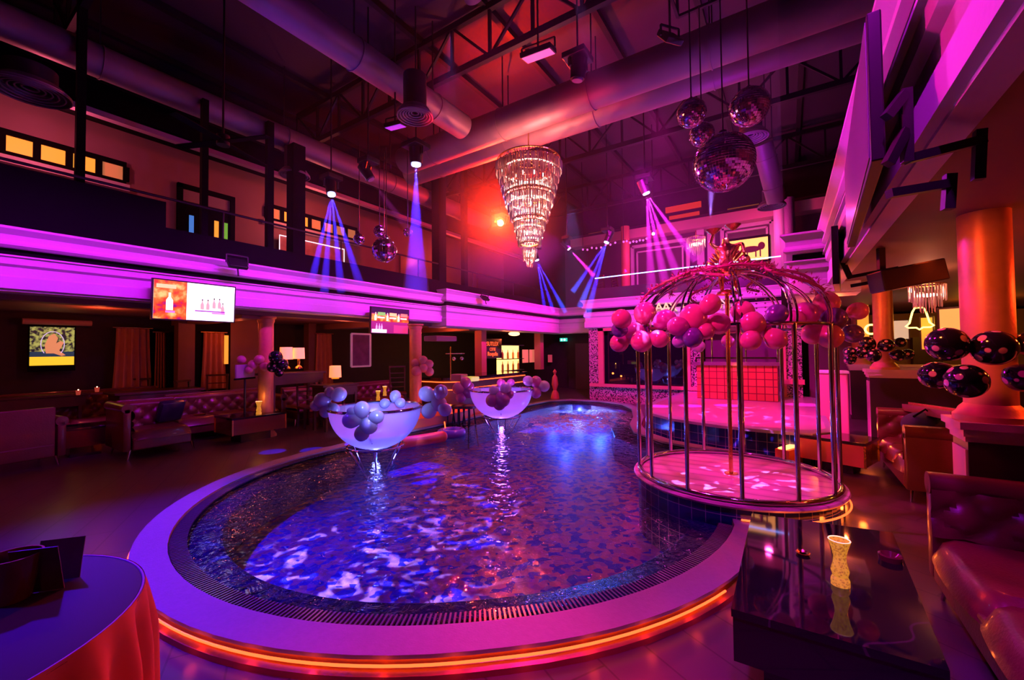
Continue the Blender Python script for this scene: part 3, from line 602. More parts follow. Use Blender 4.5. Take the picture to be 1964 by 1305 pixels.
flood('blazing violet-white flood light on the right wall above the cage', at_d(1630, 263, 5.6), -1.3, 1.1, flood_w, (.16, .13), (0, .2, -.1))
lamp('right_flood', 'SPOT', at_d(1625, 265, 5.5), 130, (.35, .08, 1), (-2.5, 6.5, 4.5), 120, .6, .05)
flood('reddish grilled flood light at the top, left of the rigging frame', at_d(1285, 72, 5.4), .9, .9, mat('red_grille', (.6, .1, .08), .3, em=(1, .1, .05), es=.25), (.24, .3), (0, 0, .9))
# ------------------------------------------------------------------ wall screens (each faces +x, into the hall)
def flat(t, y0, y1, z0, z1, m, x=.03, name='picture_patch'):
    return MB().span((x, y0, z0), (x+.003, y1, z1)).build(name, m, t)
def screen(label, y0, y1, z0, z1, x=-8.12, tilt=.06):
    t = thing('television', label, 'television', (x, (y0+y1)/2, (z0+z1)/2), 0); t.rotation_euler = (0, tilt, 0)
    h, wd = (z1-z0)/2, (y1-y0)/2
    MB().span((-.03, -wd-.02, -h-.02), (.02, wd+.02, h+.02)).build('casing', bodyblack, t); MB().beam((-.3, 0, 0), (-.02, 0, 0), .06).build('wall_bracket', steel, t)
    return t, wd, h
fire = mat('fire_picture', (0, 0, 0), .4); n, l, p = nodes(fire); tc = n.new('ShaderNodeTexCoord'); nz = n.new('ShaderNodeTexNoise'); nz.inputs['Scale'].default_value = 7; nz.inputs['Detail'].default_value = 4
r = ramp(n, [(.3, (.10, .0, .30)), (.42, (.75, .02, .02)), (.55, (1, .14, .02)), (.7, (1, .55, .2))]); l.new(tc.outputs['Object'], nz.inputs['Vector']); l.new(nz.outputs['Fac'], r.inputs[0]); l.new(r.outputs[0], p.inputs['Emission Color']); p.inputs['Emission Strength'].default_value = 1.3
lum = lambda nm, cc, s=1.2: emis(nm, cc, s)
t, wd, h = screen('large television showing a row of pale bottles on white', 2.30, 3.42, 2.26, 2.86)
MB().span((.02, -wd, -h), (.024, wd, h)).build('screen_picture', lum('screen_white', (1, .93, 1), 1.6), t)
flat(t, -wd, -wd+.40*2*wd*.95, -h, h, fire, .024)
def bottle_patch(t, y, z, s, m, cap=None):
    pr = [(-.035, 0), (-.035, .12), (-.012, .16), (-.012, .21), (.012, .21), (.012, .16), (.035, .12), (.035, 0)]
    mb = MB(); vs = [mb.b.verts.new((.029, y+a*s, z+b*s)) for a, b in pr]; mb.b.faces.new(vs); mb.build('bottle_picture', m, t, recalc=False)
    if cap: flat(t, y-.012*s, y+.012*s, z+.2*s, z+.23*s, cap, .030)
bottle_patch(t, -wd+.2, -.16, 1.3, lum('bottle_glow', (1, .75, .45), 1.6)); flat(t, -wd+.15, -wd+.27, -.2, -.17, lum('screen_pinkbar', (.9, .2, .8), 1), .03)
for yy, zz in ((.08, -.12), (.16, -.12), (.25, -.09), (.33, -.09), (.38, -.16)): bottle_patch(t, yy, zz, .75, lum('bottle_cream', (.75, .62, .40), .7), darkpaint)
flat(t, -.02, .42, -.155, -.135, lum('screen_violet', (.35, .02, .45), .8), .028); flat(t, .22, .42, -.185, -.16, lum('screen_pinkbar', (.9, .2, .8), 1), .028)
flat(t, -wd+.03, -wd+.28, h-.12, h-.06, lum('screen_gold', (1, .6, .2), 1.2), .028)
t, wd, h = screen('smaller television showing drinks adverts in orange and pink', 6.32, 7.46, 2.16, 2.76)
MB().span((.02, -wd, -h), (.024, wd, h)).build('screen_picture', lum('screen_plum', (.30, .02, .16), .9), t)
flat(t, -wd, wd, -.02, .15, fire, .025); flat(t, -wd, wd, .17, h, lum('screen_dark', (.03, .01, .05), .4), .025)
flat(t, -wd+.02, -wd+.45, -h+.01, -h+.09, lum('screen_white', (1, .93, 1), 1.6), .026); flat(t, .1, wd-.02, -h+.02, -.1, lum('screen_hot', (.8, .04, .2), 1), .026)
for yy, m in ((-.40, lum('screen_green', (.2, .7, .12), .9)), (-.05, lum('screen_gold', (1, .6, .2), 1.2)), (.3, lum('screen_coral', (1, .25, .15), 1.1))):
    flat(t, yy, yy+.22, .12, .2, m, .028); flat(t, yy, yy+.2, .06, .09, lum('screen_white', (1, .93, 1), 1.6), .028); bottle_patch(t, yy-.06, .0, .9, lum('bottle_glow', (1, .75, .45), 1.6))
for yy in (-.42, -.34, -.27): bottle_patch(t, yy, -h+.08, .7, lum('screen_lilac', (.7, .5, .9), 1))
# projection screen at the far left
q0, q1 = at_x(56, 702, -12.2), at_x(143, 629, -12.2); t = thing('projection_screen', 'glowing projection screen with a seated figure over a yellow band', 'projection screen', (-12.2, (q0.y+q1.y)/2, (q0.z+q1.z)/2))
wd, h = (q1.y-q0.y)/2, (q1.z-q0.z)/2
pic = mat('dappled_picture', (0, 0, 0), .4); n, l, p = nodes(pic); tc = n.new('ShaderNodeTexCoord'); nz = n.new('ShaderNodeTexNoise'); nz.inputs['Scale'].default_value = 16; nz.inputs['Detail'].default_value = 5
r = ramp(n, [(.42, (.01, .01, .02)), (.6, (.45, .40, .10))]); l.new(tc.outputs['Object'], nz.inputs['Vector']); l.new(nz.outputs['Fac'], r.inputs[0]); l.new(r.outputs[0], p.inputs['Emission Color']); p.inputs['Emission Strength'].default_value = 1.0
MB().span((-.03, -wd-.02, -h-.12), (0, wd+.02, h+.04)).build('screen_sheet', darkpaint, t); MB().cyl((0, -wd-.1, h+.1), (0, wd+.25, h+.1), .06).build('roller_case', mat('cream_case', (.5, .3, .25), .5), t, True)
flat(t, -wd, wd, -h+.16, h, pic, .004); flat(t, -wd, wd, -h, -h+.18, lum('screen_yellow', (1, .60, .03), 1.0), .005); flat(t, -wd, wd, -h+.17, -h+.27, lum('screen_teal', (.02, .06, .12), .6), .006)
mb = MB(); vs = [mb.b.verts.new((.010, y*.9, z*.9)) for y, z in ((-.10, -.16), (-.12, .02), (-.06, .22), (.02, .28), (.08, .18), (.05, .06), (.12, .12), (.17, .08), (.10, -.10), (.2, -.2), (.14, -.22), (.02, -.16))]; mb.b.faces.new(vs); mb.build('figure_picture', lum('screen_skin', (.8, .30, .14), .8), t, recalc=False)
MB().tube([(.012, .16*math.cos(a), .04+.25*math.sin(a)) for a in [k*PI/12 for k in range(-3, 16)]], .006, 5).build('picture_outline', lum('screen_lilac', (.7, .5, .9), 1), t)
# ------------------------------------------------------------------ columns of the ground floor
def column(label, x, y, z0, z1, r, capital=True):
    t = thing('column', label, 'column', (x, y, z0)); h = z1-z0
    MB().lathe([(r, .1), (r, h-.12 if capital else h)], n=32).build('shaft', column_m, t, True)
    MB().lathe([(.01, 0), (r*1.45, 0), (r*1.45, .04), (r*1.3, .06), (r*1.2, .09), (r, .12)], n=32).build('base_moulding', column_m, t, True)
    if capital: MB().lathe([(r, h-.14), (r*1.12, h-.10), (r*1.12, h-.06), (r*1.35, h-.03), (r*1.35, h-.001), (.01, h)], n=32).build('capital', column_m, t, True); return t
q = at_d(510, 700, 8.6); column('slim red-lit column beside the pair of glowing table lamps', q.x, q.y, 0, 2.46, .14)
q = at_d(797, 700, 10.5); column('slim red-lit column right of the smaller television', q.x, q.y, 0, 2.4, .15)
for px, lb in ((922, 'flat orange pilaster left of the neon wall writing'), (1034, 'flat orange pilaster right of the lit bottle shelf')):
    q = at_x(px, 690, -8.9); tag(MB().span((-9.05, q.y-.14, .9), (-8.75, q.y+.14, 2.44)).build('pilaster', frame_m), lb, 'pilaster')
lamp('under_left', 'POINT', (-9.4, -.2, 2.2), 26, (1, .12, .04), radius=.05)
lamp('under_left', 'POINT', (-10.4, 2.2, 2.35), 12, (1, .12, .04), radius=.05)
lamp('under_left', 'POINT', (-10.6, 4.6, 2.35), 16, (1, .12, .04), radius=.05)
lamp('under_left', 'POINT', (-9.3, 6.4, 2.2), 20, (1, .12, .06), radius=.05)
lamp('under_left', 'POINT', (-9.6, 10.4, 2.3), 26, (1, .12, .04), radius=.05)
lamp('under_left', 'POINT', (-8.9, 13.0, 2.2), 22, (1, .14, .05), radius=.05)
lamp('upper_left', 'POINT', (-10.6, 1.5, 5.6), 42, (1, .12, .22), radius=.08)
lamp('upper_left', 'POINT', (-10.6, 6.5, 5.4), 42, (1, .16, .14), radius=.08)
lamp('upper_left', 'POINT', (-10.6, 12, 5.4), 50, (1, .08, .05), radius=.08)
# wall pieces below the left balcony: brown piers, curtains, dark openings
for px0, px1, m in ((340, 372, brownwall), (440, 497, brownwall), (372, 440, darkpaint), (590, 604, brownwall)):
    a, b = at_x(px0, 690, -11.6), at_x(px1, 690, -11.6); MB().span((-11.8, a.y, 0), (-11.55, b.y, 2.56)).build('wall_pier', m, kind='structure')
def curtain(px0, px1, x, z0, z1, label, flare=.25, m=curtain_m):
    a, b = at_x(px0, 690, x), at_x(px1, 690, x); wd = b.y-a.y; nf = max(4, int(wd/.1)); t = thing('curtain', label, 'curtain', (x, (a.y+b.y)/2, z0)); h = z1-z0
    mb = MB(); mb.grid(lambda u, v: Vector((.045*math.sin(u*nf*2*PI)*(1-.3*v), (u-.5)*wd*(1+flare*(1-v)**1.5), v*h)), nf*10, 10); mb.build('drape', m, t, True)
    MB().cyl((0, -wd/2-.06, h+.02), (0, wd/2+.06, h+.02), .018).build('curtain_rail', gold, t)
curtain(222, 286, -12.2, .7, 2.28, 'wide orange curtain gathered right of the projection screen'); curtain(298, 317, -12.2, .7, 2.2, 'narrow orange curtain beside the wide one')
curtain(390, 430, -11.5, .85, 2.2, 'dim orange curtain behind the dark chair below the large television'); curtain(607, 636, -11.5, .75, 2.25, 'orange-lit curtain behind the small table lamp')
a, b = at_x(430, 650, -11.5), at_x(434, 720, -11.5)
t = tag(MB().span((-11.5, a.y, 1.45), (-11.47, b.y+.03, 2.15)).build('glow_strip', glass_y), 'thin glowing yellow panel at the curtain edge', 'light panel')
t = thing('framed_picture', 'purple picture in a bright frame between curtain and column', 'picture', at_x(692, 672, -11.0)); wd, h = .34, .5
MB().span((-.02, -wd, -h), (.0, wd, h)).build('print', mat('purple_print', (.25, .08, .35), .4, var=(5, .6)), t)
MB().beam((.01, -wd, -h), (.01, wd, -h), .05).beam((.01, -wd, h), (.01, wd, h), .05).beam((.01, -wd, -h), (.01, -wd, h), .05).beam((.01, wd, -h), (.01, wd, h), .05).build('frame', mat('bright_frame', (.8, .55, .6), .3, .6, em=(.6, .2, .4), es=.25), t)
def table_lamp(px, py, d, r, hh, label):
    q = at_d(px, py, d); t = thing('table_lamp', label, 'lamp', (q.x, q.y, q.z-hh))
    MB().lathe([(r*1.0, hh-.0-r), (r*.92, hh+r)], n=24).build('lamp_shade', lampshade, t, True); MB().lathe([(.01, 0), (r*.7, 0), (r*.6, .03), (r*.2, .08), (r*.3, hh*.4), (r*.12, hh-.02), (.01, hh)], n=16).build('base', gold, t, True)
    lamp('lamp_light', 'POINT', q, 5, (1, .28, .08), radius=.03)
table_lamp(549, 678, 9.2, .135, .34, 'left lamp of the glowing pair on the sideboard'); table_lamp(573, 678, 9.4, .125, .34, 'right lamp of the glowing pair on the sideboard'); table_lamp(643, 713, 9.4, .13, .16, 'single low table lamp glowing before the right curtain')
def boxtable(name, label, q, w, d, z, rz, m, cat='table'):
    t = thing(name, label, cat, (q[0], q[1], 0), rz)
    MB().box((0, 0, z-.025), (w, d, .05), bev=.008).build('top', m, t); MB().box((0, 0, z-.15), (w*.94, d*.9, .2)).build('apron', m, t)
    for sx in (-1, 1):
        for sy in (-1, 1): MB().box((sx*w*.44, sy*d*.40, (z-.2)/2), (.05, .05, z-.2)).build('leg', wood, t)
    return t
q = at_d(560, 700, 9.3); boxtable('sideboard', 'dark sideboard carrying the pair of glowing lamps', q, .55, 1.3, 1.28, 0, wood, 'sideboard')
q = at_d(643, 720, 9.4); boxtable('side_table', 'dark high table under the single low lamp', q, .5, .9, 1.0, 0, wood)
# ------------------------------------------------------------------ sofas
def tuft(x, z, s=.13):
    u, v = x/s, z/s; return (abs(math.sin(PI*(u+v)/2))*abs(math.sin(PI*(u-v)/2)))**.45
def sofa(name, label, loc, rz, W, D=.85, zs=.44, zb=.82, arms=(1, 1), back=True, ncush=None, m=leather, cat='sofa'):
    t = thing(name, label, cat, (loc[0], loc[1], 0), rz); nc = ncush or max(1, round(W/.7)); sw = W/nc
    MB().box((0, 0, .24), (W, D, .2), bev=.02).build('base', m, t)
    for k in range(nc):
        x = -W/2+sw*(k+.5); mb = MB()
        mb.grid(lambda u, v: Vector((x+(u-.5)*sw, -D/2-.04*math.sin(PI*u)**.6+(v)*D*.86, .30+.15*min(1, (min(v, 1-v)*9))**.5*min(1, min(u, 1-u)*12+.35)**.4)), 14, 14); mb.build('seat_cushion', m, t, True)
    if back:
        mb = MB(); bt = .16
        mb.grid(lambda u, v: Vector(((u-.5)*W, D/2-bt-.06*tuft((u-.5)*W, v*(zb-zs), .13)*(1 if v > 0 else 0), zs+v*(zb-zs)-.06)), int(W/.03), 14)
        mb.grid(lambda u, v: Vector(((u-.5)*W, D/2-.10+.085*math.cos(PI*(1-v)*1.25+.2)*1.0, zb-.06+.075*math.sin(PI*(1-v)*1.25+.2))), 8, 12)
        mb.build('backrest', m, t, True); MB().box((0, D/2-.06, (zb+.3)/2), (W, .09, zb-.22), bev=.01).build('back_panel', m, t)
    for sd, on in ((-1, arms[0]), (1, arms[1])):
        if not on: continue
        x = sd*(W/2+.07); mb = MB(); za = zb-.03 if on == 2 else zs+.24
        mb.box((x, 0, (za+.14)/2), (.10, D, za-.14), bev=.02); mb.cyl((x, -D/2, za), (x, D/2, za), .075, n=18)
        if on == 2: mb.grid(lambda u, v: Vector((x-sd*(.05+.055*tuft((u-.5)*D, v*(za-zs), .14)), (u-.5)*D, zs+v*(za-zs-.02))), int(D/.03), 14)
        mb.build('arm', m, t, True)
    for sx in (-1, 1):
        for sy in (-1, 1):
            MB().cyl((sx*(W/2+.02), sy*(D/2-.07), .15), (sx*(W/2+.05), sy*(D/2-.05), 0), .026, .012, 8).build('leg', chrome, t)
    return t
QP = PI/2
# local -y is the front; rz=+90deg turns the front to +x, -90deg to -x
sofa('sofa', 'tufted leather sofa with chrome legs facing the pool, front of the left group', (-9.35, 2.68), QP, .80, .95, zb=.86, arms=(2, 0), ncush=1)
sofa('sofa', 'tufted leather sofa set back behind the front left one', (-10.2, 4.15), QP, 1.9, .9, zb=.84, arms=(0, 1))
sofa('sofa', 'leather sofa at the left edge, seen from its plain back', (-9.75, .62), -QP*.92, 1.7, .85, zb=.86, arms=(1, 1))
sofa('banquette', 'long tufted wall bench behind the left sofas', (-11.75, 1.3), QP, 4.4, .7, zb=.95, arms=(0, 0), cat='bench')
q = at_z(500, 800, .44); sofa('sofa', 'tufted sofa section behind the left lit vase', (-9.95, 6.05), QP, 1.3, .8, zb=.82, arms=(0, 0))
sofa('sofa', 'short tufted sofa section beside the blue beam', (-9.75, 7.9), QP, 1.2, .8, zb=.82, arms=(0, 0))
t = thing('cushion', 'dark shiny cushion leaning in the corner of the left sofa', 'cushion', (-9.55, 2.98, .66), .3); MB().box((0, 0, 0), (.16, .42, .40), bev=.06, M=Matrix.Rotation(.35, 4, 'Y')).build('cushion_cover', mat('satin_navy', (.02, .012, .05), .25), t, True)
t = thing('tray', 'small gold tray glinting on the cushion by the left sofa', 'tray', (-9.2, 3.32, .56)); MB().cyl((0, 0, 0), (0, 0, .02), .09, .1).build('dish', gold, t)
def cube_table(label, c, w, d, z, rz, m=mirrorbox, top=blackgloss):
    t = thing('coffee_table', label, 'table', (c[0], c[1], 0), rz)
    MB().box((0, 0, z-.02), (w, d, .04), bev=.004).build('table_top', top, t); MB().box((0, 0, z-.04-.14), (w*.98, d*.98, .28)).build('mirrored_apron', m, t)
    MB().box((0, 0, (z-.32)/2), (w*.55, d*.55, z-.32)).build('pedestal', blackgloss, t)
    for sx in (-1, 1):
        for sy in (-1, 1): MB().box((sx*w*.488, sy*d*.488, z-.18), (.025, .025, .29)).build('corner_strip', gold, t)
    return t
cube_table('bronze-mirrored low table with a lit vase, right of the left sofa', (-8.95, 4.1), .75, 1.0, .5, 0)
cube_table('mirrored low table with a lit vase beside the blue tub', (-8.55, 6.2), .8, 1.2, .5, 0)
cube_table('dark mirrored table between the two left sofas', (-10.1, 1.95), .6, .7, .5, 0, mat('dark_mirror', (.12, .03, .03), .2, .7))
def vase(label, q, hh=.22, r=.042, glow=2.0):
    t = thing('vase_lamp', label, 'vase', q); pr = [(.008, 0), (r, 0), (r*1.0, hh*.12), (r*.8, hh*.2), (r*.98, hh*.32), (r*.72, hh*.5), (r*.66, hh*.62), (r*.85, hh*.8), (r*1.2, hh)]
    MB().lathe(pr, n=28).build('glass_body', glow_vase, t, True); MB().ring((0, 0, hh), r*1.12, .003, 28, 6).build('rim', emis('vase_rim', (1, .5, .3), 1.5), t, True)
    MB().lathe([(r*.5, 0), (r*.5, .03), (.01, .03)], (0, 0, .02), 16).build('candle', emis('candle_glow', (1, .75, .3), 9), t, True)
    if glow > .5: lamp('vase_light', 'POINT', Vector(q)+Vector((0, 0, hh*1.25)), glow, (1, .35, .06), radius=.01)
vase('crackled glass vase glowing amber on the black marble table', at_z(1612, 1122, .50), .225, .040, .4)
vase('small glowing vase on the low table right of the left sofa', (-8.75, 4.15, .50), .25, .05, 1.2); vase('small glowing vase on the mirrored table beside the blue tub', (-8.4, 6.75, .50), .25, .05, 1.2)
vase('small glowing vase behind the rim of the blue tub', at_d(738, 755, 9.0)+Vector((0, 0, -.05)), .2, .04, 1)
# ------------------------------------------------------------------ tables, chairs and bar along the left wall
def chair(label, q, rz, slats=4, hb=1.0, zs=.46, m=wood, grp=None):
    t = thing('chair', label, 'chair', (q[0], q[1], 0), rz, grp); MB().box((0, 0, zs), (.44, .44, .05), bev=.01).build('seat', leather, t)
    for sx in (-1, 1):
        MB().beam((sx*.19, -.19, 0), (sx*.19, -.19, zs), .035).build('leg', m, t); MB().beam((sx*.19, .22, 0), (sx*.19, .19, zs), .035).build('leg', m, t)
    mb = MB(); mb.beam((-.19, .2, zs), (-.2, .25, hb), .035).beam((.19, .2, zs), (.2, .25, hb), .035).beam((-.22, .25, hb), (.22, .25, hb), .07, .04)
    for k in range(slats): mb.beam((-.19, .21+.04*k/slats, zs+.15+(hb-zs-.2)*k/slats), (.19, .21+.04*k/slats, zs+.15+(hb-zs-.2)*k/slats), .03, .02)
    mb.build('backrest', m, t); return t
q = at_d(262, 740, 9.2); chair('dark slatted chair in front of the wide orange curtain', q, 1.2, hb=1.15); q = at_d(412, 740, 9.6); chair('dark round-backed chair below the large television', q, 1.0, hb=1.2)
q = at_d(595, 730, 9.6); chair('dark slatted chair left of the single low lamp', q, 1.4, hb=1.05); q = at_d(763, 720, 11.2); chair('tall brown chair in the gloom left of the pink balloon bunch', q, .9, hb=1.3, zs=.6)
q = at_d(372, 735, 9.3); chair('dark chair near the narrow curtain', q, 2.2, hb=1.1)
for i, (px, py, d, lb) in enumerate(((60, 725, 8.0, 'dark long table under the projection screen'), (300, 735, 8.9, 'dark table between the curtains, in the gloom'))):
    q = at_d(px, py, d); boxtable('dining_table', lb, q, .8, 1.5, .95, 0, wood)
for i, (px, py, d, lb) in enumerate(((186, 752, 8.4, 'small red glass glinting on the dark table'), (150, 758, 8.2, 'little pink light on the dark table'))):
    q = at_d(px, py, d); t = thing('candle_glass', lb, 'glass', q); MB().cyl((0, 0, 0), (0, 0, .09), .03, .04).build('glass', mat('red_glass', (.6, .1, .06), .2, em=(1, .12, .08), es=.25), t); MB().sph((0, 0, .1), .012, 8, 6).build('flame', emis('tiny_flame', (1, .4, .25), 5), t)
# tablet-like lectern board and pink balloons near the column
q = at_d(470, 712, 8.3); t = thing('notice_board', 'pale framed board on a stand left of the slim column', 'sign board', q, .5)
MB().box((0, 0, 0), (.5, .03, .26), M=Matrix.Rotation(QP, 4, 'Z')).build('board', mat('lilac_board', (.45, .3, .5), .4), t); MB().box((0, 0, -.15), (.54, .05, .03), M=Matrix.Rotation(QP, 4, 'Z')).build('ledge', darkpaint, t); MB().cyl((0, 0, -.14), (0, 0, -q.z), .02).build('stand', steel, t)
def bunch(label, items, name='balloon_bunch', cat='balloons', string=None, seg=26):
    c0 = sum((Vector(i[0]) for i in items), Vector())/len(items); t = thing(name, label, cat, c0)
    for (q, r, m) in items:
        q = Vector(q)-c0; d = (q.normalized() if q.length > .03 else Vector((0, 0, 1))); R = d.to_track_quat('Z', 'Y').to_matrix().to_4x4()
        pr = []
        for k in range(13):
            a = -PI/2+PI*k/12; z = math.sin(a); rr = math.cos(a); rr *= (1-.10*max(0, -z)); pr.append((max(.002, rr*r), z*r*(1.06 if z > 0 else 1.14)))
        o = MB().lathe(pr, n=seg, M=None).build('balloon', m, t, True)
        o.matrix_local = Matrix.Translation(q) @ R
        if r > .085: MB().lathe([(.004, -r*1.24), (.018, -r*1.23), (.007, -r*1.17), (.012, -r*1.12)], n=10).build('knot', m, o, True)
    if string: MB().cyl((0, 0, 0), Vector(string)-c0, .006, n=6).build('stick', steel, t)
    return t
def bd(lst, d, rnd=.18):
    out = []
    for (px, py, rp, m) in lst:
        dd = d+random.uniform(-rnd, rnd) if not isinstance(m, tuple) else d; out.append((at_d(px, py, dd), rp*dd/800/math.sqrt(1+((px-982)/800)**2)**.8, m))
    return out
bunch('faint pink balloons left of the slim column near the lamps', bd([(463, 690, 9, b_pink), (485, 700, 10, b_pink), (497, 690, 10, b_pink), (508, 704, 10, b_pink), (478, 710, 8, b_pink)], 8.3, .08))
bunch('dark spotted balloons tied round the slim column near the lamps', bd([(529, 686, 14, polka), (540, 700, 13, polka), (524, 704, 12, polka), (535, 715, 9, polka)], 8.2, .08))
bunch('pink balloons tied to the red-lit column right of the smaller television', bd([(797, 697, 9, b_pink), (811, 693, 10, b_pink), (822, 699, 9, b_pink), (799, 712, 10, b_pink), (812, 706, 9, b_pink), (823, 713, 9, b_pink)], 10.2, .08))
# swim-up bar
bc = at_d(868, 745, 9.3); t = thing('bar_counter', 'curved dark bar counter with two glowing orange lines', 'bar', (-7.55, 9.2, 0))
mb = MB(); mb.prism([(-.5, -1.3), (.25, -1.3), (.5, -1.0), (.5, 2.2), (-.5, 2.2)], 0, .98); mb.build('counter_body', wood, t)
MB().prism([(-.55, -1.4), (.3, -1.4), (.58, -1.05), (.58, 2.25), (-.55, 2.25)], .98, 1.03).build('counter_top', blackgloss, t)
for z in (.72, .92): MB().tube([(-.5, -1.32, z), (.26, -1.32, z), (.52, -1.01, z), (.52, 2.2, z)], .014, 6).build('light_strip', led_o, t)
lamp('bar_glow', 'POINT', (-6.85, 7.6, .6), 7, (1, .13, .02), radius=.04); lamp('bar_glow', 'POINT', (-6.9, 6.3, .4), 7, (1, .12, .02), radius=.04)
def stool(label, q):
    t = thing('bar_stool', label, 'stool', (q[0], q[1], -.42)); MB().cyl((0, 0, .86), (0, 0, .92), .17, n=20).build('seat', wood, t, True)
    for a in range(4):
        c_, s_ = math.cos(a*QP+.6), math.sin(a*QP+.6); MB().beam((.10*c_, .10*s_, .86), (.2*c_, .2*s_, 0), .03).build('leg', steel, t)
    MB().ring((0, 0, .5), .15, .012, 24, 6).build('foot_ring', steel, t, True)
for px, lb in ((868, 'left bar stool standing in the water at the bar'), (888, 'middle bar stool standing in the water at the bar'), (908, 'right bar stool in the water, next to the pink tub')):
    q = at_z(px, 815, .085); stool(lb, (q.x-.12, q.y, 0))
q = at_d(864, 700, 9.6); t = thing('drink_tower', 'chrome tap stand with a cross bar on the bar counter', 'tap stand', (q.x, q.y, 1.03)); MB().cyl((0, 0, 0), (0, 0, .78), .014).build('post', gold, t); MB().cyl((0, -.15, .62), (0, .5, .62), .010).build('cross_bar', gold, t)
for y in (.12, .4): MB().sph((0, y, .5), .045, 14, 10).build('glass_ball', chrome, t, True)
for px, py, lb, m, sz in ((881, 722, 'pink box on the bar counter', mat('pink_box', (.5, .2, .3), .5), (.3, .24, .16)), (903, 718, 'bright bowl of garnish on the bar counter', mat('green_glow', (.6, .7, .2), .4, em=(.7, .7, .1), es=.6), (.26, .3, .10))):
    q = at_d(px, py+4, 9.3); tag(MB().box((0, 0, sz[2]/2), sz, bev=.02).build('bar_item', m), lb, 'container').location = (q.x, q.y, 1.035)
q = at_d(845, 650, 9.8); tag(MB().box((0, 0, 0), (.4, .7, .12), bev=.02).build('air_conditioner', mat('rose_metal', (.4, .15, .2), .4)), 'boxy air unit hanging over the bar', 'air unit').location = (q.x, q.y, q.z)
# pool edge glowing by the bar, noodle, float
tag(MB().prism([(-7.05, 5.4), (-6.45, 5.9), (-6.3, 7.4), (-6.6, 8.6), (-7.05, 8.6)], .10, .30).build('lit_step', mat('orange_lit_step', (.85, .2, .06), .5)), 'orange-lit curved step between the bar and the water', 'step')  # orange LED light on the pool edge put into the base colour
a, b = at_z(762, 852, .16), at_z(848, 838, .16); t = thing('pool_roll', 'fat red inflatable roll floating behind the blue tub', 'pool float', (a+b)/2); d = (b-a)/2
MB().cyl(-d, d, .10, n=20).sph(d, .10).sph(-d, .10).build('inflated_roll', mat('red_vinyl', (.9, .10, .05), .25, coat=.5), t, True)
q = at_z(866, 833, .10); t = thing('swim_ring', 'violet inflatable swim ring floating beside the red roll', 'pool float', q); MB().ring((0, 0, .03), .2, .08, 30, 12).build('inflated_ring', mat('violet_vinyl', (.2, .1, .5), .25, coat=.5), t, True); MB().cyl((-.16, 0, .1), (-.2, .02, .22), .012).build('light_stick', led_o, t)
# neon writing, bottle shelf, exit sign, flower display
q = at_x(945, 672, -8.95); t = thing('neon_sign', 'three lines of red neon writing on the dark bar wall', 'neon sign', q); neon = emis('neon_red', (1, .10, .03), 1.6)
for k, (s_, zz) in enumerate((('SUTLEX', .16), ('CITIE', -.02), ('Roquila', -.20))): text(s_, .21 if k != 1 else .16, neon, t, (0, 0, zz), (QP, 0, QP), .004)
MB().span((-.04, -.6, -.3), (-.02, .6, .42)).build('backing', darkwall, t)
q = at_x(976, 680, -9.0); t = thing('bottle_shelf', 'brightly lit yellow bottle shelf behind the bar', 'shelf', q); MB().span((-.05, -.75, -.62), (-.02, .75, .35)).build('light_back', emis('shelf_glow', (1, .62, .16), 2.4), t)
for zz in (-.62, -.18, .35): MB().span((-.02, -.8, zz-.015), (.2, .8, zz+.015)).build('shelf_board', steel, t)
for i, zz in enumerate((-.60, -.16)):
    for k in range(4):
        bt = tag(MB().lathe([(.005, 0), (.045, 0), (.045, .2), (.015, .27), (.015, .34), (.005, .34)], n=12).build('bottle', mat('amber_bottle', (.5, .25, .05), .2)), ('amber bottle on the %s lit shelf, %s of four' % (('lower', 'upper')[i], ('leftmost', 'second', 'third', 'rightmost')[k])), 'bottle', 'bottles on the %s lit shelf' % ('lower' if i == 0 else 'upper')); bt.location = (q.x+.08, q.y-.55+k*.36, q.z+zz)
lamp('shelf_light', 'POINT', (q.x+.5, q.y, q.z), 8, (1, .5, .12), radius=.05)
q = at_x(978, 650, -9.0); t = thing('ceiling_lamp', 'oval glowing ceiling lamp above the bottle shelf', 'lamp', (q.x+.2, q.y, 2.36)); MB().sph((0, 0, 0), .3, 20, 10, (.6, 1, .28)).build('lamp_shade', lum('cream_glow', (1, .6, .3), 2.2), t, True)
for px, lb in ((1007, 'small pink poster right of the bottle shelf'), (1020, 'tall orange poster left of the last pilaster')):
    a = at_x(px, 690, -9.2); tag(MB().span((-9.2, a.y-.22, 1.2), (-9.17, a.y+.22, 1.75)).build('poster', lum('poster_coral', (.8, .22, .14), .55)), lb, 'poster')
q = at_y(1081, 652, 16.7); t = thing('exit_sign', 'small green exit sign above the patterned door', 'sign', q); MB().box((0, .0, 0), (.34, .06, .15)).build('sign_box', mat('exit_green', (0, .2, .15), .4, em=(.05, .8, .6), es=1.0), t)
MB().sph((-.08, -.04, 0), .035, 10, 8, (1, .2, 1.3)).sph((.06, -.04, 0), .045, 10, 8, (1, .2, .9)).build('running_figure', emis('exit_white', (.7, 1, .95), 4), t)
q = at_y(1055, 688, 16.8); tag(MB().box((0, 0, 0), (.2, .04, .34)).build('wall_notice', mat('coral_notice', (.9, .15, .2), .5, em=(1, .1, .15), es=.3)), 'small coral notice on the wall left of the patterned door', 'notice').location = q
q = at_z(1120, 760, .1); t = thing('flower_arrangement', 'dark flower arrangement in front of the amber window strips', 'flowers', (-6.0, 15.2, 0)); mb = MB(); rg = MB()
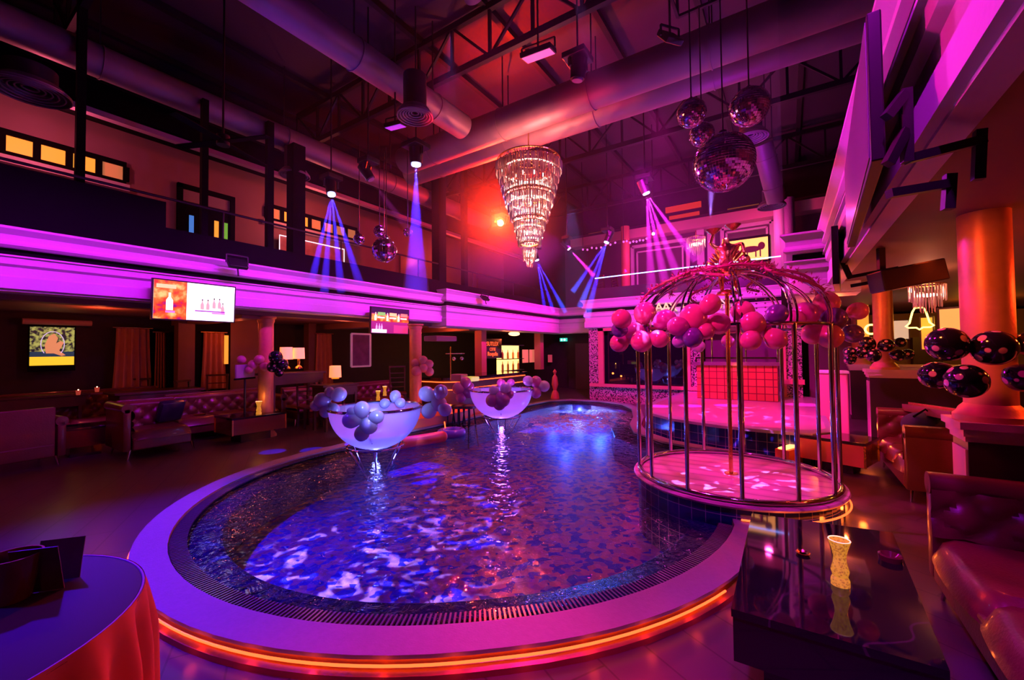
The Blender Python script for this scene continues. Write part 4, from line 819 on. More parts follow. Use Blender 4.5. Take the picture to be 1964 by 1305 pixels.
for k in range(120):
    a = random.uniform(0, 2*PI); e = random.uniform(-1, 1); rr = .42*random.random()**.3; mb.sph((rr*math.cos(a)*math.cos(e), rr*math.sin(a)*math.cos(e), 1.0+rr*math.sin(e)), .06, 6, 4, (1, 1, .5))
mb.build('leaves', mat('dark_leaf', (.06, .03, .08), .5), t); MB().ring((0, 0, 0), .24, .02, 30, 6, .24).build('light_hoop', lum('hoop_pink', (.8, .4, .6), 1.2), t, True).matrix_local = Matrix.Translation((0, -.1, 1.55)) @ Matrix.Rotation(QP, 4, 'X') @ Matrix.Diagonal((.8, 1.5, 1, 1))
MB().lathe([(.01, 0), (.12, 0), (.1, .5), (.14, .75), (.02, .75)], n=20).build('urn', mat('coral_urn', (.5, .15, .12), .4), t, True)
t = thing('pedestal_figure', 'small orange figurine on the pool edge before the patterned door', 'figurine', (-6.9, 13.2, 0)); MB().lathe([(.01, 0), (.16, 0), (.12, .2), (.06, .3), (.12, .5), (.09, .75), (.03, .85), (.07, .95), (.01, 1.04)], n=16).build('body', mat('orange_clay', (.7, .18, .08), .5), t, True)
# ------------------------------------------------------------------ glass tubs
def tub(label, px, pyb, dref, R, zr, bl, lcol):
    q = at_d(px, pyb, dref); t = thing('glass_bathtub', label, 'bathtub', (q.x, q.y, -.42)); b0 = zr-.62+.42; zt = zr+.42; hh = zt-b0
    pr = [(.02, b0)]+[(R*math.sin(a), zt-hh*math.cos(a)*1.0) for a in [k*QP/14 for k in range(2, 15)]]
    MB().lathe(pr, n=56).build('bowl', tub_m, t, True); MB().ring((0, 0, zt), R+.005, .020, 64, 8).build('rim', chrome, t, True)
    MB().ring((0, 0, b0+.05), R*.62, .016, 48, 8).build('cradle_ring', chrome, t, True); mb = MB()
    for k in range(6):
        a = k*PI/3+.3; mb.cyl((R*.62*math.cos(a), R*.62*math.sin(a), b0+.05), (R*.2*math.cos(a+.3), R*.2*math.sin(a+.3), .25), .013, n=8)
    mb.build('stand', chrome, t, True); MB().ring((0, 0, .25), R*.22, .016, 30, 8).cyl((0, 0, 0), (0, 0, .25), .05).build('foot', chrome, t, True)
    MB().lathe([(.01, b0+.25), (R*.78, b0+.26)], n=40).build('bath_water', thin('bath_water', (.5, .6, 1), .5, .3, .08, .3), t, True)
    lamp('tub_light', 'POINT', (q.x, q.y, b0-.42+.16), 26, lcol, radius=.07); lamp('tub_light', 'POINT', (q.x, q.y, b0-.42+.45), 14, lcol, radius=.12)
    lamp('tub_underlight', 'POINT', (q.x, q.y, b0-.42-.1), 5, lcol, radius=.05); return q
DT = 6.25
q1 = tub('near clear bathtub glowing blue-white on a chrome cradle, blue balloons on it', 721, 780, DT, .66, .88, None, (.13, .16, 1.0))
q2 = tub('far clear bathtub glowing lilac on a chrome cradle, pink balloons on it', 961, 745, 9.0, .67, .87, None, (.40, .12, 1.0))
bunch('blue-white balloons on the left end of the near tub', bd([(618, 768, 16, b_clearblue), (632, 752, 10, b_clearblue), (650, 757, 15, b_clearblue), (625, 789, 13, b_clearblue), (607, 778, 12, b_clearblue), (640, 785, 12, b_clearblue)], DT, .08))
bunch('blue-white balloons in front of the near tub on a stick', bd([(694, 786, 16, b_clearblue), (674, 806, 17, b_clearblue), (707, 817, 17, b_clearblue), (722, 800, 14, b_clearblue), (694, 832, 15, b_clearblue), (674, 790, 9, b_clearblue)], DT-.72, .06), string=at_d(714, 852, DT-.45))
bunch('blue-white balloons on the right end of the near tub', bd([(818, 756, 15, b_clearblue), (845, 752, 14, b_clearblue), (842, 775, 15, b_clearblue), (853, 786, 13, b_clearblue), (823, 788, 15, b_clearblue)], DT+.05, .08))
bunch('pale balloons peeping over the back rim of the near tub', bd([(758, 760, 11, b_clearblue), (768, 773, 10, b_clearblue), (738, 774, 10, b_clearblue)], DT+.62, .05))
bunch('pink balloons on the left end of the far tub', bd([(893, 735, 11, b_hot), (880, 745, 12, b_hot), (898, 752, 12, b_hot), (884, 762, 10, b_hot), (900, 742, 9, b_hot)], 9.0, .06))
bunch('pink and pearl balloons in front of the far tub on a stick', bd([(948, 750, 10, b_white), (970, 745, 11, b_white), (945, 768, 13, b_hot), (963, 766, 15, b_hot), (976, 757, 9, b_hot), (958, 775, 12, b_hot)], 8.3, .05), string=at_d(961, 797, 8.55))
bunch('pearl and lilac balloons on the right end of the far tub', bd([(1013, 731, 10, b_white), (1028, 733, 11, b_hot), (1043, 741, 11, b_white), (1028, 754, 10, b_hot)], 9.0, .06))
bunch('small pink balloons behind the back rim of the far tub', bd([(961, 735, 8, b_hot), (980, 734, 7, b_hot)], 9.7, .04))
def foam_mat():
    m = bpy.data.materials.new('foam_water'); m.use_nodes = True; n = m.node_tree.nodes; l = m.node_tree.links; p = n['Principled BSDF']; o = n['Material Output']
    p.inputs['Base Color'].default_value = (.8, .85, 1, 1); p.inputs['Roughness'].default_value = .25; t = n.new('ShaderNodeBsdfTransparent'); mx = n.new('ShaderNodeMixShader'); tc = n.new('ShaderNodeTexCoord')
    a = n.new('ShaderNodeTexNoise'); a.inputs['Scale'].default_value = 9; a.inputs['Detail'].default_value = 8; a.inputs['Distortion'].default_value = 1.5; r = ramp(n, [(.46, (0, 0, 0)), (.58, (1, 1, 1))])
    g = n.new('ShaderNodeTexGradient'); g.gradient_type = 'SPHERICAL'; mp = n.new('ShaderNodeMapping'); mp.inputs['Location'].default_value = (-wc.x/1.3, -wc.y/2.1, 0); mp.inputs['Scale'].default_value = (1/1.3, 1/2.1, 0); mu = n.new('ShaderNodeMath'); mu.operation = 'MULTIPLY'
    l.new(tc.outputs['Object'], a.inputs['Vector']); l.new(a.outputs['Fac'], r.inputs[0]); l.new(tc.outputs['Object'], mp.inputs[0]); l.new(mp.outputs[0], g.inputs[0]); l.new(g.outputs['Fac'], mu.inputs[0]); m2 = n.new('ShaderNodeMath'); m2.operation = 'MULTIPLY'; m2.use_clamp = True; m2.inputs[1].default_value = 3.2
    l.new(r.outputs[0], mu.inputs[1]); l.new(mu.outputs[0], m2.inputs[0]); l.new(m2.outputs[0], mx.inputs[0]); l.new(t.outputs[0], mx.inputs[1]); l.new(p.outputs[0], mx.inputs[2]); l.new(mx.outputs[0], o.inputs['Surface']); return m
# jacuzzi foam and underwater lights
foam = MB(); wc = at_z(1108, 806, .09)
def foamz(x, y): return max(0, noise.noise(Vector((x*3, y*3, 0)))+.15)*.07*max(0, 1-((x-wc.x)/1.3)**2-((y-wc.y)/2.1)**2)
foam.grid(lambda u, v: Vector((wc.x-1.3+2.6*u, wc.y-2.1+4.2*v, .096+foamz(wc.x-1.3+2.6*u, wc.y-2.1+4.2*v)+.018*noise.noise(Vector((u*60, v*60, 1)))*max(0, 1-abs(2*u-1)-abs(2*v-1)*.6))), 90, 100)
tag(foam.build('whirlpool_foam', foam_mat(), smooth=True), 'churning whirlpool foam lit blue at the far end of the pool', 'foam', kind='stuff')
for px, py, pw, cc in ((1110, 785, 60, (.25, .35, 1)), (1060, 800, 50, (.03, .10, 1)), (1150, 812, 55, (.03, .18, 1)), (1085, 830, 40, (.05, .1, 1))):
    q = at_z(px, py, -.1); lamp('underwater_light', 'POINT', (q.x, q.y, -.12), pw, cc, radius=.08)
# unseen patterned spots added for mirror-ball light patches on the pool floor and boards
def gobo(q, tg, power, color, ang, scale=14, lo=.35, hi=.5):
    o = lamp('added_gobo_spot', 'SPOT', q, power, color, tg, ang, .6, radius=.01); d = o.data; d.use_nodes = True; n = d.node_tree.nodes; l = d.node_tree.links
    e = n.get('Emission') or n.new('ShaderNodeEmission'); tc = n.new('ShaderNodeTexCoord'); t = n.new('ShaderNodeTexNoise'); t.inputs['Scale'].default_value = scale; t.inputs['Distortion'].default_value = 1.2
    m = n.new('ShaderNodeMapRange'); m.inputs['From Min'].default_value = lo+.12; m.inputs['From Max'].default_value = hi+.12; m.inputs['To Max'].default_value = 1.6
    l.new(tc.outputs['Normal'], t.inputs['Vector']); l.new(t.outputs['Fac'], m.inputs['Value']); l.new(m.outputs[0], e.inputs['Strength']); return o
gobo((-5.6, 1.2, 5.2), at_z(690, 1085, -.4), 9000, (.30, .25, 1), 26, 22, .42, .56)
gobo((-3.2, 3.6, 5.4), at_z(850, 905, 0), 3500, (.25, .18, 1), 30, 20, .42, .56)
gobo((.1, 3.8, 4.6), at_z(1400, 800, .45), 4500, (.7, .15, 1), 26, 26, .46, .56)
gobo((-1.6, 3.4, 5.2), at_z(1400, 920, .25), 5000, (.6, .2, 1), 17, 24, .46, .56)
# ------------------------------------------------------------------ stage
SP = [(-2.62, 10.0), (-2.5, 9.0), (-2.25, 8.3), (-1.7, 7.78), (-.95, 7.48), (-.4, 7.4), (.25, 7.4), (.5, 7.7), (.5, 12.6), (-.2, 13.8), (-2.3, 13.9), (-2.5, 12.5)]
t = thing('stage', 'curved blue-tiled stage with a smooth pink-lit floor behind the birdcage', 'stage', (0, 0, 0)); MB().prism(SP, 0, .43).build('tiled_front', pooltile, t, uv=uvbox)
MB().extrude_path([(-.12, .43), (.05, .43), (.05, .475), (-.3, .475)], SP, True).build('edge_stone', stone, t)
MB().poly([(x*.96-.02, y+.2 if y < 8 else y) for x, y in SP], .477).build('stage_boards', mat('gloss_boards', (.70, .40, .50), .16, var=(2, .1)), t, recalc=False)
# console at the back of the stage
q = at_z(1400, 775, .48); t = thing('stage_console', 'long coral quilted counter at the back of the stage', 'counter', (-.95, 11.5, .48)); MB().span((-.95, -.25, 0), (.75, .25, .82)).build('counter_front', tile_mat('coral_quilt', (.50, .09, .05), (.62, .13, .07), (.16, .02, .02), 6, .06, .3), t, uv=uvbox); MB().span((-1.05, -.32, .82), (.8, .32, .90)).build('counter_top', mat('chrome_top', (.6, .4, .5), .2, .8), t)
MB().beam((-.95, -.3, 1.0), (.75, -.3, 1.0), .04).beam((-.95, -.3, .9), (-.95, -.3, 1.0), .03).beam((.75, -.3, .9), (.75, -.3, 1.0), .03).build('rail', chrome, t)
lamp('console_light', 'POINT', (-1.1, 10.3, 1.2), 5, (1, .10, .02), radius=.04)
for x, lb in ((-1.7, 'left'), (-.9, 'middle'), (-.2, 'right')): tag(MB().cyl((x, 12.4, .48), (x, 12.4, 2.5), .02).build('metal_pole', chrome, smooth=True), '%s one of three thin metal poles at the back of the stage' % lb, 'pole', 'poles at the back of the stage')
t = thing('lectern', 'pink-lit upholstered pillar box between stage and booth seats', 'pedestal', at_d(1600, 860, 7.6)*1, .0); t.location.z = 0; MB().box((0, 0, .62), (.42, .36, 1.24), bev=.02).build('body', mat('rose_velvet', (.75, .25, .35), .6), t); MB().box((0, 0, 1.26), (.46, .40, .05), bev=.01).build('cap', plaster, t)
# ------------------------------------------------------------------ birdcage on its round platform
CC = (-.57, 5.40); RC = 1.0
t = thing('round_platform', 'round tiled platform with a pink-lit wooden floor under the birdcage', 'platform', (CC[0], CC[1], 0))
MB().lathe([(1.02, -.42), (1.02, .22)], n=72).build('tiled_drum', pooltile, t, uv=lambda v, nn: (math.atan2(v.y, v.x)*1.1, v.z))
MB().lathe([(.01, .225), (1.06, .225), (1.07, .245), (1.06, .262), (.01, .265)], n=72).build('wooden_floor', planks, t, True)
MB().tube([(1.07*math.cos(a), 1.07*math.sin(a), .14) for a in [math.radians(x) for x in range(-80, 40, 4)]], .009, 6).build('light_strip', led_o, t)
for a in (-60, -30, 0, 25): lamp('strip_glow', 'POINT', (CC[0]+1.16*math.cos(math.radians(a)), CC[1]+1.16*math.sin(math.radians(a)), .07), 1.6, (1, .15, .02), radius=.03)
ZT = 1.93
cg = thing('birdcage', 'giant chrome birdcage with domed top standing on the round platform', 'birdcage', (CC[0], CC[1], .26))
MB().ring((0, 0, .03), RC, .028, 80, 10).build('base_ring', chrome, cg, True); MB().ring((0, 0, ZT-.26), RC, .018, 80, 8).build('top_ring', chrome, cg, True)
NB = 13
for k in range(NB):
    a = 2*PI*(k+.15)/NB; c_, s_ = math.cos(a), math.sin(a)
    MB().cyl((RC*c_, RC*s_, .03), (RC*c_, RC*s_, ZT-.26), .021, n=14).build('bar', chrome, cg, True)
    for dd in (-.03, .03):
        a2 = a+dd; pts = [((.06+(RC-.06)*math.cos(b)*(1+.06*math.sin(2*b)))*math.cos(a2), (.06+(RC-.06)*math.cos(b)*(1+.06*math.sin(2*b)))*math.sin(a2), ZT-.26+.66*math.sin(b)) for b in [j*QP/14 for j in range(15)]]
        MB().tube(pts, .011, 8).build('dome_rib', chrome, cg, True)
MB().cyl((0, 0, 0), (0, 0, ZT+.40-.26), .022, n=14).cyl((0, 0, 0), (0, 0, .02), .07).build('dance_pole', gold, cg, True)
MB().ring((0, 0, ZT+.40), .12, .015, 24, 8).cyl((0, 0, ZT+.38), (0, 0, ZT+.42), .16, n=24).build('crown_plate', gold, cg, True)
# garland wound over the dome
leafm = mat('garland_leaf', (.42, .10, .14), .45, .2); gd = thing('garland', 'rusty leafy garland draped over the top of the birdcage dome', 'garland', (CC[0], CC[1], ZT)); mb = MB(); mt = MB()
def domept(a, b, rr=1.03): R = (.06+(RC-.06)*math.cos(b)*(1+.06*math.sin(2*b)))*rr; return Vector((R*math.cos(a), R*math.sin(a), .66*math.sin(b)*rr+.03))
paths = []
for k in range(7):
    a0 = k*2*PI/7+.2; paths.append([domept(a0+.25*math.sin(j*.5+k), QP*(1-j/16*(.52 if k % 2 else .72))) for j in range(2, 17)])
paths.append([domept(2*PI*j/40, 1.15+.06*math.sin(j)) for j in range(41)])
for pth in paths:
    mt.tube(pth, .016, 6)
    for i, q in enumerate(pth):
        for e in range(9):
            d = Vector((random.gauss(0, 1), random.gauss(0, 1), random.gauss(0, 1))).normalized(); u = d.orthogonal().normalized(); c0 = q+d*.02+Vector((random.uniform(-.03, .03), random.uniform(-.03, .03), 0))
            mb.b.faces.new([mb.b.verts.new(x) for x in (c0, c0+d*.025+u*.008, c0+d*.05, c0+d*.025-u*.008)])
mt.build('stem', leafm, gd, True); g_ = mb.build('leaf', leafm, gd, recalc=False); g_['kind'] = 'stuff'
mb = MB()
for k in range(9):
    a = k*.7; R = .35+.3*random.random(); x, y = R*math.cos(a), R*math.sin(a)
    for j in range(7): mb.sph((x, y, .45-j*.05), .010 if j < 6 else .016, 8, 6)
tag(mb.build('crystal_drop', chrome), 'strings of small crystal drops hanging inside the dome', 'crystal drops', kind='stuff').location = (CC[0], CC[1], ZT)
# cherub statue
st = thing('cherub_statue', 'golden statue with raised arms standing on top of the birdcage', 'statue', (CC[0], CC[1], ZT+.43))
me = bpy.data.meshes.new('body'); V = [(0, 0, .42), (0, 0, .52), (0, 0, .62), (0, 0, .69), (0, -.01, .78), (-.05, 0, .36), (-.06, -.02, .2), (-.05, 0, .02), (-.05, -.05, 0), (.05, .0, .36), (.09, -.06, .22), (.10, .02, .08), (.11, -.03, .05), (-.1, 0, .63), (-.17, -.02, .72), (-.13, -.03, .84), (.1, 0, .63), (.18, -.02, .66), (.20, -.04, .50)]
E_ = [(0, 1), (1, 2), (2, 3), (3, 4), (0, 5), (5, 6), (6, 7), (7, 8), (0, 9), (9, 10), (10, 11), (11, 12), (2, 13), (13, 14), (14, 15), (2, 16), (16, 17), (17, 18)]
V = [(x*.95, y*.95, z*.82) for x, y, z in V]; me.from_pydata(V, E_, []); me.materials.append(gold); o = bpy.data.objects.new('body', me); COL.objects.link(o); o.parent = st
rad = [.075, .07, .08, .035, .062, .055, .04, .026, .02, .055, .042, .028, .02, .035, .028, .022, .035, .028, .022]
sk = o.modifiers.new('skin', 'SKIN'); ss = o.modifiers.new('sub', 'SUBSURF'); ss.levels = 2; ss.render_levels = 2
for i, vv in enumerate(me.skin_vertices[0].data): vv.radius = (rad[i]*.85,)*2; vv.use_root = (i == 0)
MB().lathe([(.01, 0), (.035, .01), (.07, .04), (.09, .06), (.07, .045), (.01, .025)], (-.13, -.03, .68), 16).lathe([(.01, 0), (.035, .01), (.07, .04), (.09, .06), (.07, .045), (.01, .025)], (.08, -.03, .70), 16).build('shell_bowl', gold, st, True)
MB().sph((.19, -.04, .34), .06, 16, 10, (1, 1, 1.1)).build('held_urn', gold, st, True)
mb = MB(); mb.lathe([(.01, 0), (.12, 0), (.1, .03), (.05, .05), (.01, .06)], (0, 0, -.03), 20)
mb.build('plinth', gold, st, True)
for k in (-1, 1):
    mb = MB()
    for f in range(4): mb.sph((k*(.09+.028*f), .075+.01*f, .46-.03*f), .07, 12, 8, (.28, .14, 1.15-.12*f), Matrix.Rotation(k*(.5+.18*f), 4, 'Y'))
    mb.build('wing', gold, st, True)
# small bulbs strung across the far end
for px0, px1, py0, py1, y, lb in ((1196, 1240, 463, 458, 12.6, 'short string of small violet bulbs left of the white frame'), (1118, 1180, 478, 466, 12.8, 'short string of small violet bulbs in the far corner')):
    a, b = at_y(px0, py0, y), at_y(px1, py1, y); t = thing('string_lights', lb, 'string lights', a); mb = MB()
    for k in range(8): q = (b-a)*(k/7)+Vector((0, 0, -.05*math.sin(PI*k/7)+random.uniform(-.03, .03))); mb.sph(q, .035, 8, 6)
    mb.build('bulb_row', emis('violet_bulb', (.7, .15, .7), 1.0), t); MB().tube([(b-a)*(k/7)+Vector((0, 0, .04-.05*math.sin(PI*k/7))) for k in range(8)], .006, 5).build('wire', steel, t); MB().cyl((0, 0, 0), (0, 0, 7.97-a.z), .01, n=6).build('hanger', steel, t)
# balloons round the cage
bunch('pink and violet balloons on the left shoulder of the birdcage', bd([(1192, 612, 19, b_pink), (1188, 633, 15, b_purple), (1188, 658, 18, b_pink), (1237, 601, 22, b_pink), (1216, 640, 23, b_pink), (1243, 638, 17, b_purple), (1230, 655, 21, b_pink), (1264, 650, 18, b_pink), (1276, 614, 21, b_hot)], 4.55))
bunch('pink balloons on the front left of the birdcage ring', bd([(1330, 609, 27, b_pink), (1300, 626, 20, b_hot), (1328, 648, 20, b_purple), (1302, 655, 13, b_clearblue), (1362, 584, 21, b_pink), (1378, 621, 23, b_pink), (1352, 635, 18, b_pink)], 3.95, .14))
bunch('lilac balloons at the back of the birdcage ring', bd([(1396, 655, 13, b_hot), (1406, 628, 13, b_white), (1340, 665, 12, b_white), (1420, 600, 14, b_clearblue)], 5.7, .1))
bunch('pink balloons with a violet one on the front right of the birdcage ring', bd([(1425, 598, 23, b_pink), (1443, 620, 25, b_pink), (1490, 603, 22, b_purple), (1440, 653, 21, b_pink), (1487, 650, 23, b_pink), (1465, 633, 16, b_hot)], 3.9, .12))
bunch('large pink and violet balloons on the right shoulder of the birdcage', bd([(1545, 602, 26, b_hot), (1585, 583, 27, b_pink), (1645, 597, 21, b_pink), (1599, 611, 25, b_purple), (1592, 645, 27, b_pink), (1635, 640, 22, b_purple), (1560, 640, 24, b_pink), (1525, 612, 20, b_hot)], 4.2, .16))
# ------------------------------------------------------------------ right side: columns, partitions, booths
qa = at_d(1893, 600, 3.0); qb = at_d(1693, 600, 7.2); qc = at_d(1646, 600, 10.0)
PM = mat('partition_panel', (.03, .012, .016), .35, var=(4, .3))
def partition(label, x0, x1, y, z, endm):
    t = thing('partition', label, 'partition', ((x0+x1)/2, y, 0)); wd = (x1-x0)/2
    MB().span((-wd, -.16, 0), (wd, .16, z-.14)).build('panel', PM, t); MB().span((-wd-.01, -.14, .1), (-wd+.02, .14, z-.2)).build('end_panel', endm, t)
    mb = MB(); mb.span((-wd-.05, -.22, z-.05), (wd, .22, z)); mb.span((-wd-.03, -.20, z-.10), (wd, .20, z-.05)); mb.span((-wd-.015, -.17, z-.14), (wd, .17, z-.10)); mb.build('cornice', plaster_r, t)
rose = mat('rose_plaster', (.75, .4, .45), .6)
partition('dark partition with moulded cap carrying the nearest thick column', qa.x-.16, 3.4, qa.y, 1.17, rose); partition('dark partition carrying the second column, behind the middle booth', qb.x-.22, 3.4, qb.y, 1.32, rose); partition('dark partition by the third column', qc.x-.2, 3.4, qc.y, 1.3, rose)
column('nearest thick orange column at the right, spotted balloons round its foot', qa.x, qa.y, 1.17, 2.68, .135, False); column('second orange column, ringed by spotted balloons', qb.x, qb.y, 1.32, 2.68, .135, False); column('third orange column, mostly hidden by pink balloons', qc.x, qc.y, 1.3, 2.68, .14, False)
def pol(lst, d): return [(at_d(px, py, d+dz), rp*(d+dz)/800/math.sqrt(1+((px-982)/800)**2)**.8, polka) for px, py, rp, dz in lst]
bunch('big black spotted balloons round the nearest column', pol([(1817, 661, 43, -.12), (1905, 668, 47, -.22), (1796, 720, 34, .05), (1853, 731, 44, -.18), (1960, 725, 38, -.1), (1975, 660, 34, .1)], 2.8), seg=40)
bunch('small black spotted balloons round the second column', pol([(1664, 659, 16, 0), (1652, 676, 15, -.05), (1675, 682, 16, -.15), (1699, 663, 16, -.18), (1722, 682, 15, -.1), (1727, 657, 12, .15), (1741, 680, 13, 0), (1630, 676, 13, -.1), (1630, 690, 12, 0)], 7.0))
lamp('column_light', 'SPOT', (qa.x-.9, qa.y-1.2, 2.5), 75, (1, .13, .025), (qa.x, qa.y, 1.9), 70, .7, .06)
lamp('column_light', 'SPOT', (qa.x-.1, qa.y+.9, 2.55), 20, (1, .06, .01), (qa.x+.8, qa.y+.4, 0), 120, .7, .06)
lamp('column_light', 'POINT', (qb.x-.7, qb.y-1.0, 2.35), 26, (1, .14, .03), radius=.05)
lamp('column_light', 'POINT', (1.3, 6.9, 1.9), 8, (1, .10, .03), radius=.05)
lamp('column_light', 'POINT', (2.6, 4.9, 2.2), 60, (1, .06, .01), radius=.06)  # unseen lamp added to redden the ceiling under the balcony
lamp('column_light', 'POINT', (1.0, 8.4, .5), 6, (1, .15, .02), radius=.05)
sofa('booth_sofa', 'near leather booth sofa with scalloped seats at the right edge', (1.22, 2.25), -QP, 3.3, .88, zb=.80, arms=(2, 2), ncush=4)
t0 = sofa('booth_sofa', 'middle leather booth sofa behind the nearest column', (1.5, 7.05), -QP, 1.5, .9, zb=.80, arms=(2, 2), ncush=3)
t = thing('backpack', 'dark blue bag lying on the middle booth sofa', 'bag', at_d(1770, 815, 5.0)); MB().sph((0, 0, 0), .2, 20, 14, (1, .8, .75)).build('bag_body', mat('navy_cloth', (.03, .025, .14), .7, bump=(20, .3)), t, True); MB().tube([(-.1, -.1, .1), (0, -.14, .2), (.1, -.1, .1)], .012).build('strap', darkpaint, t)
a = at_z(1605, 838, .45); cube_table('low table with coral mirrored sides behind the birdcage', (a.x, a.y, 0), .78, .62, .46, -.35, mat('coral_mirror', (.85, .25, .12), .2, .5, var=(3, .3)))
q = at_z(1597, 826, .46); t = thing('tea_light_holder', 'white tea light holder and card on the coral mirrored table', 'candle holder', q); MB().lathe([(.01, 0), (.03, 0), (.025, .1), (.035, .2), (.01, .2)], n=14).build('glass', mat('pearl_glass', (.9, .8, .8), .2, em=(1, .6, .5), es=.5), t, True)
# cubes, ball, towel rail near the stage
q = at_z(1480, 880, .02); tag(MB().box((0, 0, .2), (.34, .30, .36), bev=.04).build('pouffe', mat('orange_vinyl', (.95, .2, .06), .4)), 'orange cube pouffe between the stage and the birdcage', 'pouffe').location = (q.x+.08, q.y+.3, 0)
q = at_z(1515, 862, .1); t = thing('football', 'white football with dark patches beside the orange cube', 'ball', (q.x, q.y, .1)); b = MB(); b.sph((0, 0, 0), .10, 24, 16); b.build('ball_cover', mat('ball_white', (.85, .75, .7), .4), t, True); mb = MB()
for v_ in ((0, -1, .1), (-.7, -.6, .3), (.75, -.55, -.1), (0, -.5, .85), (-.4, -.7, -.6), (.4, -.75, -.6)):
    d = Vector(v_).normalized(); mb.cyl(d*.09, d*.102, .026, .024, 5)
mb.build('dark_patch', darkpaint, t)
a, b = at_z(1556, 868, .10), at_z(1500, 885, .10); t = thing('pool_ramp', 'orange-lit curved ramp edge beside the birdcage', 'ramp', ((a+b)/2).to_tuple()[:2]+(0,)); d = (a-b)/2; MB().box((0, 0, .13), (d.length*2, .18, .26), math.atan2(d.y, d.x)).build('ramp_body', mat('orange_lit_step', (.85, .2, .06), .5), t); MB().box((0, 0, .275), (d.length*2, .10, .02), math.atan2(d.y, d.x)).build('light_strip', emis('warm_strip', (1, .42, .12), 3), t)
lamp('ramp_glow', 'POINT', (b.x+.4, b.y, .6), 4, (1, .14, .02), radius=.04)
# ------------------------------------------------------------------ foreground tables
tx0, tx1, ty0, ty1, tz = -.24, .50, 2.15, 3.70, .50
A = [at_z(1402, 1168, tz), at_z(1822, 1288, tz), at_z(1712, 1022, tz), at_z(1442, 985, tz)]
print('TABLE', [tuple(round(v, 2) for v in q) for q in A])
t = thing('marble_table', 'black marble coffee table reflecting the balloons, front right', 'table', (0, 0, 0)); P4 = [(q.x, q.y) for q in A]
MB().prism(P4, tz-.035, tz).build('table_top', marble, t); cx_, cy_ = sum(p_[0] for p_ in P4)/4, sum(p_[1] for p_ in P4)/4
sh = lambda s: [(cx_+(x-cx_)*s, cy_+(y-cy_)*s) for x, y in P4]
MB().prism(sh(.985), tz-.24, tz-.035).build('apron', blackgloss, t); MB().prism(sh(.7), 0, tz-.24).build('pedestal', blackgloss, t)
q = at_z(1540, 1064, tz); t = thing('ashtray', 'small round brass dish on the marble table', 'ashtray', q); MB().lathe([(.005, 0), (.028, 0), (.036, .012), (.03, .014), (.02, .004)], n=24).build('dish', gold, t, True)
q = at_z(1708, 1075, tz); t = thing('glass_ashtray', 'dark round glass dish near the far right corner of the marble table', 'ashtray', q); MB().lathe([(.005, 0), (.05, 0), (.055, .03), (.045, .035), (.02, .01)], n=24).build('dish', mat('smoked_glass', (.12, .03, .02), .1, coat=.5), t, True)
TC = (-2.466, .023); t = thing('round_cloth_table', 'round table with pleated orange cloth and dark top, front left', 'table', (TC[0], TC[1], 0))
MB().lathe([(.01, .752), (.60, .752), (.625, .748), (.636, .735)], n=72).build('table_top', mat('dark_top', (.03, .015, .05), .6), t, True)
mb = MB(); mb.grid(lambda u, v: Vector(((.638+.02*v+(.035*math.sin(u*2*PI*22)+.02*math.sin(u*2*PI*9+1))*min(1, v*3)**.8)*math.cos(2*PI*u), (.638+.02*v+(.035*math.sin(u*2*PI*22)+.02*math.sin(u*2*PI*9+1))*min(1, v*3)**.8)*math.sin(2*PI*u), .74*(1-v)+.01)), 360, 14, True); mb.build('pleated_cloth', cloth_o, t, True)
MB().ring((0, 0, .745), .632, .006, 72, 6).build('piping', mat('violet_piping', (.4, .15, .5), .4), t, True)
q = at_z(22, 1150, .755); t = thing('ice_bucket', 'dark glass bucket on the round cloth table', 'bucket', q); MB().lathe([(.005, .0), (.055, 0), (.085, .17), (.078, .17), (.05, .01)], n=30).build('bucket', mat('smoked_glass', (.12, .03, .02), .1, coat=.5), t, True)
q = at_z(70, 1140, .755); t = thing('menu_card', 'folded dark menu card standing on the round cloth table', 'menu', q, .9); MB().box((0, .02, .09), (.15, .004, .19), M=Matrix.Rotation(.22, 4, 'X')).box((0, .11, .09), (.15, .004, .19), M=Matrix.Rotation(-.22, 4, 'X')).build('card', mat('menu_print', (.10, .02, .05), .4, var=(12, .6)), t)
lamp('front_left_red', 'SPOT', (-1.0, -1.6, 1.9), 20, (1, .20, .10), (-2.1, .0, .3), 38, .8, .1)
lamp('front_left_red', 'SPOT', (-7.5, -1.5, 2.8), 14, (1, .08, .10), (-7.5, 1.2, 0), 70, .9, .1)
lamp('front_right_violet', 'SPOT', (-.6, .6, 3.6), 480, (.5, .01, 1), (.72, 2.5, .2), 46, .9, .1)
# ------------------------------------------------------------------ right fascia: televisions on brackets, speaker
t = thing('television', 'large television seen edge-on below the right cornice', 'television', (.40, 3.34, 2.84), 0)
cs = MB().box((0, 0, 0), (.05, 1.95, .66), bev=.006, rz=-.053).build('casing', bodyblack, t); MB().box((-.028, 0, 0), (.004, 1.90, .61), rz=-.053).build('screen', mat('dead_screen', (.30, .28, .33), .25), cs)
mb = MB()
for a, b in (((1737, 172), (1740, 312)), ((1740, 306), (1885, 268)), ((1705, 372), (1825, 352)), ((1822, 335), (1818, 402)), ((1880, 250), (1876, 345)), ((1700, 225), (1735, 180)), ((1703, 315), (1737, 250))): mb.beam(at_d(*a, 1.75)-t.location, at_d(*b, 1.75)-t.location, .035)
mb.build('wall_bracket', steel, t)
t = thing('television', 'second television seen edge-on beside the cornice corner, above the pink balloons', 'television', at_d(1604, 500, 4.7), 0)
